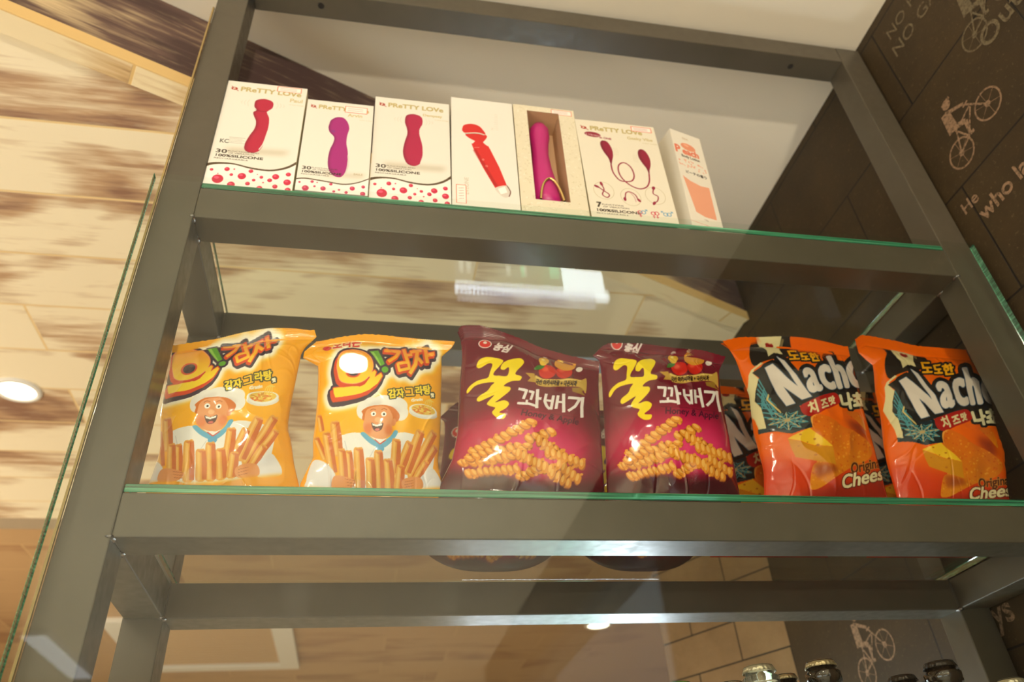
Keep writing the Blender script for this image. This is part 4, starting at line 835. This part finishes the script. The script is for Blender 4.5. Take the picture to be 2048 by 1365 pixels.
def bag_front(u, v, D, seed):
    d = D*np.clip(np.sin(np.pi*u), 0, 1)**.55*np.clip(np.sin(np.pi*np.clip(v/.93, 0, 1)), 0, 1)**.6
    h, w_ = u.shape; amp = np.clip(np.sin(np.pi*u), 0, 1)**.5*np.clip(v*6, 0, 1)*np.clip((1-v)*9, 0, 1)
    wr = .0038*vnoise(h, w_, (5, 4), seed)+.0012*vnoise(h, w_, (13, 9), seed+1)-.0042*np.abs(vnoise(h, w_, (6, 5), seed+2)+.3*vnoise(h, w_, (15, 11), seed+3))
    r = np.random.RandomState(seed+7)
    for q in range(26):                                       # pinched creases running in from the seals and corners
        side = q % 4
        p0 = [(r.uniform(.05, .95), 0.02), (r.uniform(.05, .95), .93), (0.0, r.uniform(.1, .9)), (1.0, r.uniform(.1, .9))][side]
        a = [r.uniform(.9, 2.2), r.uniform(-2.2, -.9), r.uniform(-.8, .8), math.pi+r.uniform(-.8, .8)][side]
        Lc = r.uniform(.12, .34); wd = r.uniform(.005, .014); hh = r.uniform(-.0036, .0042)
        du, dv = u-p0[0], v-p0[1]; s = (du*math.cos(a)+dv*math.sin(a))/Lc; t = -du*math.sin(a)+dv*math.cos(a)+.03*np.sin(s*4)
        wr += hh*np.exp(-(t/wd)**2)*np.clip(s*5, 0, 1)*np.clip(1-s, 0, 1)
    return d+wr*amp
def snack_bag(k, canvas, label, group, shape=None, dx=0.0, y=1.085, D=.045, seed=1, n=(300, 330), lean=.10, sc_=1.0, tone=None, name='snack_bag', cut=.93, sag=0.0, ty=0.0):
    B = BAGS[k]; L, R, Tp = (np.array(B[q]) for q in 'LRT'); Bt = resample([L[0], R[0]], 24); xc = B['xc']+dx
    if sc_ != 1: 
        for A in (L, R, Tp, Bt): A[:, 0] *= sc_
    base = W(xc, y, ZS)
    nu, nv = n; u, v = np.meshgrid(np.linspace(0, 1, nu), np.linspace(0, 1, nv)); q = coons(u, v, L, R, Bt, Tp)
    X, Z = q[..., 0], q[..., 1]
    a, b = X/sc_/.2, (Z-.65)/.2; Mo = np.stack([np.ones_like(a), a, b, a*a, a*b, b*b, a**3, a*a*b, a*b*b, b**3], -1); tm = Mo@np.array(B['P']); tm[..., 1] -= ty
    cols = canvas.sample(tm[..., 0], tm[..., 1])
    off = bag_front(u, v, D, seed); seal = np.clip((v-.94)/.06, 0, 1)
    off = off+np.where(v > .945, .0009*np.sin(v*math.pi*2/.0085), 0)+seal*.010*np.sin(u*5+seed)*(1 if seed % 2 else .4)
    Zj = Z+np.where(v > .995, .0022*(np.abs((u*70) % 1-.5)-.25)*2, 0)
    Zj = Zj+sag*(np.abs(2*u-1)**3)*np.clip(1-v*3, 0, 1)
    Yp = lean*(Z-(ZS))
    row = int(nv*cut)
    PX, PY, PZ = X*U, (Yp-off)*U, (Zj-ZS)*U
    if B['xc'] > 1.0: PX = np.minimum(PX, (1.245-xc)*U)
    root = link(name, grid_mesh('bag_front', PX[:row+1], PY[:row+1], PZ[:row+1], cols[:row+1]), FILM); root.location = base
    tag(root, label, 'snack bag', group)
    s = link('top_seal', grid_mesh('top_seal', PX[row:], PY[row:], PZ[row:], cols[row:]), FILM, root)
    # back panel, a plainer copy of the front colour
    st_u, st_v = 6, 6; iu = np.unique(np.r_[np.arange(0, nu, st_u), nu-1]); iv = np.unique(np.r_[np.arange(0, nv, st_v), nv-1])
    ub, vb = u[iv][:, iu], v[iv][:, iu]
    db = .035*np.clip(np.sin(np.pi*ub), 0, 1)**.55*np.clip(np.sin(np.pi*np.clip(vb/.93, 0, 1)), 0, 1)**.6
    cb = cols[iv][:, iu].copy(); cb[:] = np.r_[canvas.sample(np.array([[40.]]), np.array([[900.]]))[0, 0]]
    bk_ = link('back_panel', grid_mesh('back_panel', PX[iv][:, iu], (Yp[iv][:, iu]+db+np.where(vb > .9, .0008, 0))*U, PZ[iv][:, iu], cb, True), FILM, root)
    return root
A_P, A_T, A_N = art_potato(), art_twist(), art_nacho()
G1, G2, G3 = 'yellow potato snack bags on the middle shelf', 'maroon twist snack bags on the middle shelf', 'orange corn chip bags on the middle shelf'
snack_bag(1, A_P, 'yellow potato snack bag leaning at the left post, its wordmark running off the left edge', G1, seed=11)
snack_bag(2, A_P, 'yellow potato snack bag with flared top seal and a round lamp glint on its lettering', G1, seed=22)
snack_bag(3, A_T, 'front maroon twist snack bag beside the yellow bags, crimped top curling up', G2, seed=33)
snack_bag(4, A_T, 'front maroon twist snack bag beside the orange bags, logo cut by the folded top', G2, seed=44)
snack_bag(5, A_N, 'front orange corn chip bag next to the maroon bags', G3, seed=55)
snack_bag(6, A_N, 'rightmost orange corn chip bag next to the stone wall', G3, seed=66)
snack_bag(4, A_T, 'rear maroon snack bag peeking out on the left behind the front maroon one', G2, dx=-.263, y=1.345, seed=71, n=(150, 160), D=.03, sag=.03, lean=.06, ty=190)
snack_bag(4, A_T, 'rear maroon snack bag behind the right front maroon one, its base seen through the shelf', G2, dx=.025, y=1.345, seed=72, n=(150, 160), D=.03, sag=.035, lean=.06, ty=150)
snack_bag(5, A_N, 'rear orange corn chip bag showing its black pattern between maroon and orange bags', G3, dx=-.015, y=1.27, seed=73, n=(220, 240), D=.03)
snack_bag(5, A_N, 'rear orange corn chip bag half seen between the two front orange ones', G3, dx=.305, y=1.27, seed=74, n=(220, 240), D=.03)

# ---------------------------------------------------------------- boxed goods on the top glass shelf
Z1 = S1+.0132
def card(name, rough=.45):
    m = mat(name, (.8, .8, .8, 1), rough, 0, .4); g = NT(m); a = g.n('Attribute'); a.attribute_name = 'print'; g.l(a.outputs['Color'], g.b.inputs['Base Color']); return m
CARD = card('printed_card'); CARDW = mat('white_card', srgb(228, 222, 208), .5); CARDY = mat('ivory_card', srgb(226, 214, 180), .5)
def card_box(x0, x1, ztop, depth, canvas, label, window=None, rz=0.0, ry=0.0, y=1.004, side=None, name='boxed_massager', cat='box', hole=None):
    w_, h = (x1-x0)*U, (ztop-Z1)*U; d = depth*U
    root = empty(name, W(x0, y, Z1), label, cat, 'white product boxes on the top glass shelf')
    root.rotation_euler = (0, ry, rz)
    nu, nv = int(w_/U*1650), int(h/U*1250)
    u, v = np.meshgrid(np.linspace(0, 1, nu), np.linspace(0, 1, nv))
    cols = canvas.sample(u*canvas.W, (1-v)*canvas.H)
    if window is None:
        me = grid_mesh('front_panel', u*w_, 0*u, v*h, cols)
    else:
        u0, u1, v0, v1 = window                                # window fractions, v from the bottom
        me = grid_mesh('front_panel', u*w_, 0*u, v*h, cols)
        bm = bmesh.new(); bm.from_mesh(me)
        kill = [f for f in bm.faces if u0*w_ < f.calc_center_median().x < u1*w_ and v0*h < f.calc_center_median().z < v1*h]
        bmesh.ops.delete(bm, geom=kill, context='FACES'); bm.to_mesh(me); bm.free()
    link('front_panel', me, CARD, root)
    bm = bmesh.new(); e = .00015
    V = [bm.verts.new(p) for p in ((0, e, 0), (w_, e, 0), (w_, e, h), (0, e, h), (0, d, 0), (w_, d, 0), (w_, d, h), (0, d, h))]
    for f in ((1, 5, 6, 2), (4, 0, 3, 7), (3, 2, 6, 7), (0, 4, 5, 1), (5, 4, 7, 6)): bm.faces.new([V[i] for i in f])
    if window is None: bm.faces.new((V[0], V[1], V[2], V[3]))
    bm_obj('carton', bm, side or CARDW, root)
    return root, w_, h, d
def mk(aspect, col=(230, 225, 213)):
    c = Canvas(0, 0, 300, 300*aspect, 1.5, col); c.W, c.H = 300, 300*aspect; return c
GOLDP, DK, CRIM = (186, 168, 110), (52, 40, 28), (166, 26, 60)
def F(c, pts): return [(u*c.W, v*c.H) for u, v in pts]
def sticker(c, u, v, w_, h, vert=False):
    c.poly(F(c, [(u, v), (u+w_, v), (u+w_, v+h), (u, v+h)]), (222, 84, 50)); e = 2.6/c.W; e2 = 2.6/c.H
    c.poly(F(c, [(u+e, v+e2), (u+w_-e, v+e2), (u+w_-e, v+h-e2), (u+e, v+h-e2)]), (246, 236, 226))
    for q in range(5 if vert else 2):
        if vert: c.stroke(F(c, [(u+w_*.25, v+h*(.2+.14*q)), (u+w_*.75, v+h*(.17+.14*q))]), 2.2, (150, 110, 100))
        else: c.stroke(F(c, [(u+w_*.12, v+h*(.36+.3*q)), (u+w_*.8, v+h*(.36+.3*q))]), 2.4, (190, 150, 150))
def brandhead(c, sub, subu, s_=1.0, v=.095, ss=30):
    c.ell(.095*c.W, (v-.018)*c.H, 12*s_, 9*s_, (160, 40, 24)); c.stroke([(.055*c.W, (v-.04)*c.H), (.15*c.W, (v+.005)*c.H)], 3, (160, 40, 24)); c.text('P', .08*c.W, (v-.008)*c.H, 16*s_, (240, 226, 210), bold=.4)
    c.text('PReTTY LOVe', .17*c.W, v*c.H, 37*s_, GOLDP, sx=1.02, bold=1.3)
    c.text(sub, subu*c.W, (v+.062)*c.H, ss*s_, (200, 184, 136), sx=1.0, bold=.7)
    c.text('wireless massager', .80*c.W, (v+.095)*c.H, 8, (200, 188, 150))
def foot(c, num='30', v=.695, wave=True, bub=(196, 40, 70)):
    c.text(num, .05*c.W, (v+.018)*c.H, 27, DK, sx=1.5, bold=.8); c.text('FUNCTIONS AND', .19*c.W, v*c.H+1, 9, DK, sx=1.5, bold=.2); c.text('OF VIBRATION', .20*c.W, (v+.020)*c.H, 9, DK, sx=1.5, bold=.2)
    c.text('100%SILICONE', .05*c.W, (v+.052)*c.H, 18, DK, sx=1.45, bold=.7); c.text('RECHARGEABLE', .05*c.W, (v+.074)*c.H, 9.5, DK, sx=1.7, bold=.2)
    if wave:
        W_ = c.W
        top = catmull([(-10, .825*c.H), (.08*W_, .802*c.H), (.28*W_, .798*c.H), (.5*W_, .822*c.H), (.72*W_, .826*c.H), (.9*W_, .785*c.H), (1.03*W_, .715*c.H)], 6, False)
        bot = catmull([(1.03*W_, .745*c.H), (.9*W_, .806*c.H), (.72*W_, .841*c.H), (.5*W_, .836*c.H), (.28*W_, .81*c.H), (.08*W_, .822*c.H), (-10, .855*c.H)], 6, False)
        c.poly(list(bot)+[(-10, c.H+5), (1.03*W_, c.H+5)], (244, 238, 230)); c.poly(list(top)+list(bot), (84, 66, 44))
        for x, y, r in ((.06, .87, 6), (.14, .9, 2.5), (.23, .855, 9), (.31, .85, 3), (.15, .945, 19), (.29, .9, 6), (.41, .905, 14), (.31, .985, 13), (.5, .855, 8), (.55, .93, 6), (.49, .965, 8), (.63, .9, 6.5), (.66, .945, 3), (.73, .92, 8.5), (.79, .885, 12), (.93, .855, 9), (.63, .995, 10), (.8, .97, 9), (.93, .925, 13), (.58, .878, 2), (.95, .99, 10)):
            X, Y_ = x*W_, y*c.H; c.ell(X, Y_, r, r*1.15, bub); c.ell(X-r*.25, Y_-r*.35, r*.45, r*.35, tuple(min(255, q+60) for q in bub), 0, .8)
def blob(c, pts, col, hi):
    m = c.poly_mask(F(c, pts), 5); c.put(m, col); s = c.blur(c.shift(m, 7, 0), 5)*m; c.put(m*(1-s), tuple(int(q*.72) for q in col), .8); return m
def vib(c, u, v, du):
    for s_ in (-1, 1):
        for q in range(3): c.stroke(F(c, [(u+s_*(du+.04*q), v-.035+.01*q), (u+s_*(du+.02+.04*q), v), (u+s_*(du+.04*q), v+.035-.01*q)]), 1.2, (206, 196, 176))
def b1():
    c = mk(1.96); brandhead(c, 'Paul', .80); vib(c, .48, .21, .17)
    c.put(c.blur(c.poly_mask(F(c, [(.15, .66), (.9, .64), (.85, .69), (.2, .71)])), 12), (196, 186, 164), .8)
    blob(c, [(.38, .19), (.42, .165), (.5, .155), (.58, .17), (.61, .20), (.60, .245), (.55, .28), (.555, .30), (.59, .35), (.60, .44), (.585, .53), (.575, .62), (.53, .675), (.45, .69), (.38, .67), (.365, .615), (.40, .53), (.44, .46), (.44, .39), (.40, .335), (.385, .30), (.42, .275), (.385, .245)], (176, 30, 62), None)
    c.stroke(F(c, [(.40, .272), (.48, .285), (.56, .276)]), 2, (110, 14, 34), smooth=3); c.stroke(F(c, [(.595, .52), (.575, .60), (.54, .655)]), 4, (230, 222, 210), smooth=4)
    c.text('KC', .07*c.W, .62*c.H, 30, (90, 90, 80), sx=.8, bold=.4)
    for q in range(5): c.stroke(F(c, [(.17, .563+.013*q), (.36-.03*(q % 2), .563+.013*q)]), 1.6, (150, 145, 130))
    foot(c); sticker(c, .62, .005, .31, .055); return c
def b2():
    c = mk(2.0); brandhead(c, 'Arvin', .62)
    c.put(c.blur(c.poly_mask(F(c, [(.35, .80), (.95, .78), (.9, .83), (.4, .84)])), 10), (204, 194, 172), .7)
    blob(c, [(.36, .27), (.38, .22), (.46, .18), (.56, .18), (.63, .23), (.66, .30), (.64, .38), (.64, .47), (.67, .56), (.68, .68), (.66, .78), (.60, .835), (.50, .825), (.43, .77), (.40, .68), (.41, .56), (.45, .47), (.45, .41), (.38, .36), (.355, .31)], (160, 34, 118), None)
    c.stroke(F(c, [(.68, .60), (.695, .70), (.665, .80)]), 6, (214, 206, 196), smooth=4); c.ell(.43*c.W, .345*c.H, 10, 8, (120, 60, 130), 30, .7, 3)
    foot(c, v=.765, wave=False); W_ = c.W
    top = catmull([(-10, .89*c.H), (.12*W_, .872*c.H), (.4*W_, .886*c.H), (.65*W_, .90*c.H), (.85*W_, .87*c.H), (1.03*W_, .81*c.H)], 6, False); bot = [(x, y+7) for x, y in top][::-1]
    c.poly(bot+[(-10, c.H+5), (1.03*W_, c.H+5)], (244, 238, 230)); c.poly(list(top)+bot, (84, 66, 44))
    for x, y, r in ((.05, .92, 5), (.14, .975, 14), (.22, .905, 7), (.29, .91, 3), (.26, .95, 5), (.38, .965, 11), (.48, .915, 7), (.53, .985, 6), (.6, .965, 5), (.7, .985, 7), (.78, .94, 11), (.93, .915, 8), (.93, .985, 11)):
        c.ell(x*W_, y*c.H, r, r*1.15, (190, 50, 90)); c.ell(x*W_-r*.25, y*c.H-r*.35, r*.4, r*.3, (240, 120, 140), 0, .8)
    sticker(c, .57, .035, .34, .075); c.text('BAILE', .78*c.W, .80*c.H, 16, (170, 150, 110)); return c
def b3():
    c = mk(1.98); brandhead(c, 'Dempsey', .64, .98, ss=21); vib(c, .52, .22, .16)
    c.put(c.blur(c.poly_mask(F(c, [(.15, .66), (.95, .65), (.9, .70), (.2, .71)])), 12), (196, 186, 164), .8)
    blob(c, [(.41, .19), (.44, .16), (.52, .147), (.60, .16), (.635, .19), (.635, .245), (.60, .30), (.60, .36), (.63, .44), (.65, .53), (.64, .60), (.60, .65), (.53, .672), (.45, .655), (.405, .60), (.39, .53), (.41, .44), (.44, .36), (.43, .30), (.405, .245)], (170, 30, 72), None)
    c.stroke(F(c, [(.645, .47), (.648, .56), (.615, .64)]), 4, (226, 218, 206), smooth=4); foot(c); return c
def b4():
    c = mk(2.5, (232, 227, 216))
    def P(q): return F(c, q)
    red = (204, 40, 40)
    c.poly(P([(.18, .285), (.24, .26), (.34, .25), (.44, .265), (.50, .30), (.52, .345), (.20, .345)]), red, smooth=3)
    c.poly(P([(.22, .35), (.53, .34), (.55, .375), (.50, .41), (.50, .425), (.56, .45), (.60, .48), (.82, .79), (.64, .82), (.33, .48), (.33, .44), (.36, .42), (.35, .41), (.27, .39)]), red, smooth=2)
    c.stroke(P([(.21, .352), (.40, .335), (.52, .347)]), 9, (214, 200, 186), smooth=4); c.stroke(P([(.21, .356), (.40, .341), (.52, .352)]), 2, (120, 80, 70), smooth=4)
    c.poly(P([(.64, .82), (.82, .79), (.865, .83), (.86, .875), (.78, .895), (.70, .87)]), (216, 206, 194), smooth=3); c.poly(P([(.68, .825), (.79, .80), (.82, .85), (.72, .87)]), (246, 242, 234)); c.stroke(P([(.82, .79), (.868, .84), (.84, .885)]), 5, (110, 70, 60), smooth=3)
    c.put(c.blur(c.poly_mask(P([(.33, .50), (.38, .49), (.68, .80), (.64, .81)])), 3), (160, 24, 26), .7)
    for u, v in ((.48, .58), (.53, .635)): c.ell(u*c.W, v*c.H, 5, 6, (236, 160, 150)); c.ell(u*c.W, v*c.H, 3, 4, red)
    c.stroke(P([(.35, .475), (.43, .47)]), 2, (240, 180, 170))
    for q in range(16): c.stroke(P([(.68+.02*(q % 2), .12+.011*q), (.75, .12+.011*q)]), 1.2, (206, 200, 186))
    c.text('EVEONE', .245*c.W, .90*c.H, 26, (206, 198, 180), ang=90, sx=1.15, bold=.6); c.text('M1', .67*c.W, .29*c.H, 16, (210, 202, 186), ang=90); sticker(c, .06, .82, .15, .155, True); return c
def b5():
    c = mk(2.38, (226, 216, 190)); rs = np.random.RandomState(2)
    for _ in range(420):
        x, y, a, r = rs.uniform(0, 300), rs.uniform(0, c.H), rs.uniform(0, 360), rs.uniform(4, 10)
        c.stroke([(x, y), (x+r*math.cos(a), y+r*math.sin(a)), (x+r*1.5*math.cos(a+.9), y+r*1.5*math.sin(a+.9))], rs.uniform(1.5, 3.4), [(206, 194, 160), (240, 232, 212), (212, 200, 172)][rs.randint(3)])
    sticker(c, .62, .012, .34, .05); return c
def b6():
    c = mk(1.66, (230, 222, 202)); brandhead(c, 'Geeky Vibe', .62, .86, .105, ss=24)
    c.ell(.19*c.W, .155*c.H, 30, 14, (140, 30, 56), 5); c.text('2 Vibrators', .10*c.W, .165*c.H, 13, (236, 220, 214), ang=-4); c.text('in ONE', .27*c.W, .19*c.H, 14, (150, 60, 80), ang=-4, bold=.4)
    M_ = (140, 20, 54)
    def arc(P, w0): c.stroke(F(c, P), w0, M_, smooth=5)
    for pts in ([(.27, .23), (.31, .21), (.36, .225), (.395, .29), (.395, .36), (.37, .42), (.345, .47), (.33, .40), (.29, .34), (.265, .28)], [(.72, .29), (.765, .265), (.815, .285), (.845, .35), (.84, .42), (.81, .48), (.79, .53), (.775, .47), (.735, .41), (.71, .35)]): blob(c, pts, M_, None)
    arc([(.345, .46), (.35, .54), (.40, .61), (.47, .625), (.56, .61), (.60, .55), (.58, .47), (.51, .43), (.44, .46), (.42, .53), (.45, .60), (.53, .66), (.63, .685), (.72, .66), (.77, .60), (.79, .52)], 5)
    for q in (0, 1, 2): c.stroke(F(c, [(.415+.02*q, .28), (.425+.02*q, .32), (.415+.02*q, .36)]), 1, (210, 198, 170)); c.stroke(F(c, [(.69-.02*q, .33), (.68-.02*q, .37), (.69-.02*q, .41)]), 1, (210, 198, 170))
    for x, y in ((.195, .735), (.50, .775), (.80, .74)): c.poly(c.ell_pts(x*c.W, y*c.H, 36, 42), (190, 176, 140)); c.poly(c.ell_pts(x*c.W, y*c.H, 34.5, 40.5), (230, 222, 202))
    c.stroke(F(c, [(.17, .66), (.20, .72), (.17, .775), (.22, .80), (.25, .77), (.19, .735), (.13, .70)]), 4, M_, smooth=4); c.ell(.18*c.W, .67*c.H, 5, 10, M_, -10); c.ell(.12*c.W, .70*c.H, 10, 5, M_, 30)
    c.stroke(F(c, [(.43, .80), (.45, .74), (.50, .725), (.56, .75), (.58, .80)]), 4, M_, smooth=4); c.stroke(F(c, [(.50, .73), (.54, .77), (.55, .82)]), 3, (200, 150, 150), smooth=4); c.ell(.425*c.W, .80*c.H, 5, 9, M_); c.ell(.59*c.W, .80*c.H, 5, 9, M_, -30)
    c.stroke(F(c, [(.80, .67), (.78, .72), (.83, .745), (.81, .79), (.77, .81)]), 4, M_, smooth=4); c.ell(.80*c.W, .665*c.H, 6, 9, M_, 20); c.ell(.765*c.W, .815*c.H, 5, 10, M_, 30)
    c.text('7', .08*c.W, .895*c.H, 32, DK, bold=1.2); c.text('FUNCTIONS', .14*c.W, .875*c.H, 9, DK, sx=1.5, bold=.2); c.text('OF VIBRATION', .15*c.W, .896*c.H, 9, DK, sx=1.5, bold=.2)
    c.text('100%SILICONE', .06*c.W, .935*c.H, 16, DK, sx=1.5, bold=.7); c.text('RECHARGEABLE', .06*c.W, .96*c.H, 9, DK, sx=1.7, bold=.2)
    R_, B_ = (196, 60, 80), (100, 156, 190)
    def ring(x, y, col): c.put(c.poly_mask(c.ell_pts(x, y, 9, 9))-c.poly_mask(c.ell_pts(x, y, 6, 6)), col)
    for x, cs in ((.585, (R_, B_)), (.74, (R_, R_)), (.885, (B_, B_))):
        X, Y_ = x*c.W, .915*c.H
        ring(X-5, Y_, cs[0]); ring(X+7, Y_-1, cs[1])
        for i, cc in enumerate(cs):
            xx = X-5+12*i
            if cc == R_: c.stroke([(xx, Y_+9), (xx, Y_+22)], 2.6, cc); c.stroke([(xx-5, Y_+16), (xx+5, Y_+16)], 2.6, cc)
            else: sg = -1 if (cs[0] == B_ and i == 0) else 1; c.stroke([(xx+sg*6, Y_-6), (xx+sg*14, Y_-14)], 2.6, cc); c.stroke([(xx+sg*7, Y_-14), (xx+sg*14, Y_-14), (xx+sg*14, Y_-7)], 2.4, cc)
    sticker(c, .70, .015, .26, .055); return c
def b7():
    c = mk(3.7, (238, 230, 214)); rs = np.random.RandomState(6); PK = (232, 150, 116)
    c.text('SSIA', .36*c.W, .075*c.H, 34, (206, 180, 150), bold=.5); c.ell(.50*c.W, .155*c.H, 72, 44, PK, 5); c.ell(.44*c.W, .14*c.H, 26, 14, (242, 176, 146), 10, 1, 4)
    c.text('P', .03*c.W, .245*c.H, 128, (226, 120, 90), sx=.8, bold=5); c.text('each', .27*c.W, .245*c.H, 100, (226, 120, 90), sx=.88, bold=4, outline=(4, (240, 214, 190))); c.text('Body Lotion', .2*c.W, .285*c.H, 44, (70, 60, 50), sx=.82, bold=1)
    for _ in range(34):
        x, y = rs.uniform(.05, .92), rs.uniform(.31, .40); c.ell(x*c.W, y*c.H, rs.uniform(5, 11), rs.uniform(4, 8), (234, 164, 132), rs.uniform(0, 90))
    c.text('ピーチの香り', .2*c.W, .455*c.H, 36, (60, 50, 44), sx=.98, bold=1)
    c.poly(F(c, [(.08, .50), (.3, .535), (.6, .555), (.88, .545), (.86, .865), (.5, .87), (.24, .845)]), (236, 166, 134)); c.text('150g', .44*c.W, .905*c.H, 20, (120, 100, 90))
    c.stroke(F(c, [(0, .945), (1, .955)]), 4, (232, 150, 120)); return c
card_box(-.3130, -.1585, 1.362, .085, b1(), 'white box with the curved dark red massager, leftmost on the top shelf', side=CARDY)
card_box(-.1535, -.0230, 1.322, .060, b2(), 'shorter white box with the plum purple massager, second from the left', y=.9985)
card_box(-.0205, .1330, 1.362, .080, b3(), 'white box with a straight crimson massager, between the purple one and the tilted red wand')
card_box(.1345, .2670, 1.389, .075, b4(), 'tall plain white box showing a tilted bright red wand', ry=math.radians(.6))
r5, w5, h5, d5 = card_box(.2690, .4050, 1.389, .085, b5(), 'patterned cream box with a cut-out window showing a magenta massager', window=(.22, .74, .115, .95), side=CARDY, ry=math.radians(.7))
bm = bmesh.new(); x0, x1, z0, z1 = .22*w5, .74*w5, .115*h5, .95*h5; yb = .060*U
V = [bm.verts.new(p) for p in ((x0, .0002, z0), (x1, .0002, z0), (x1, .0002, z1), (x0, .0002, z1), (x0, yb, z0), (x1, yb, z0), (x1, yb, z1), (x0, yb, z1))]
for f in ((4, 5, 6, 7), (0, 1, 5, 4), (3, 7, 6, 2), (0, 4, 7, 3), (1, 2, 6, 5)): bm.faces.new([V[i] for i in f])
bm_obj('window_recess', bm, mat('tan_inner_tray', srgb(196, 160, 122), .6), r5)
bm = bmesh.new(); hh = z1-z0; lathe(bm, [(0, .02*hh), (.0165, .02*hh), (.0185, .10*hh), (.0175, .25*hh), (.0135, .45*hh), (.0115, .60*hh), (.0125, .72*hh), (.0145, .80*hh), (.0135, .90*hh), (.008, .96*hh), (0, .975*hh)], 40)
for v_ in bm.verts: t = v_.co.z/hh; v_.co.x += -.004*math.sin(t*3)+.0; v_.co.y *= .8
bmesh.ops.translate(bm, verts=bm.verts, vec=((x0+x1)/2-.001, .0185, z0))
mg = bm_obj('massager', bm, mat('magenta_silicone', srgb(186, 36, 116), .35), r5, True)
bm = bmesh.new(); pts = [((x0+x1)/2-.0145, z0+.03*hh), ((x0+x1)/2-.0125, z0+.16*hh), ((x0+x1)/2-.004, z0+.255*hh), ((x0+x1)/2+.004, z0+.255*hh), ((x0+x1)/2+.0125, z0+.16*hh), ((x0+x1)/2+.016, z0+.03*hh)]
cu = bpy.data.curves.new('band', 'CURVE'); cu.dimensions = '3D'; cu.bevel_depth = .0016; sp = cu.splines.new('NURBS'); sp.points.add(len(pts)-1); sp.use_endpoint_u = True; sp.order_u = 4
for i, (px_, pz_) in enumerate(pts): sp.points[i].co = (px_, .0025+.0006*abs(i-2.5), pz_, 1)
bm.free(); gt = bpy.data.objects.new('gold_trim_curve', cu); C.objects.link(gt); gme = bpy.data.meshes.new_from_object(gt.evaluated_get(bpy.context.evaluated_depsgraph_get())); bpy.data.objects.remove(gt)
link('gold_band', gme, mat('gold_trim', srgb(226, 200, 130), .2, .9), mg, True)
card_box(.4090, .5905, 1.360, .080, b6(), 'wide white box with the looped double ended massager', side=CARDY)
card_box(.6180, .6980, 1.368, .130, b7(), 'slim white box with a peach picture, rightmost on the top shelf', rz=math.radians(13), ry=math.radians(2.6), name='boxed_lotion')
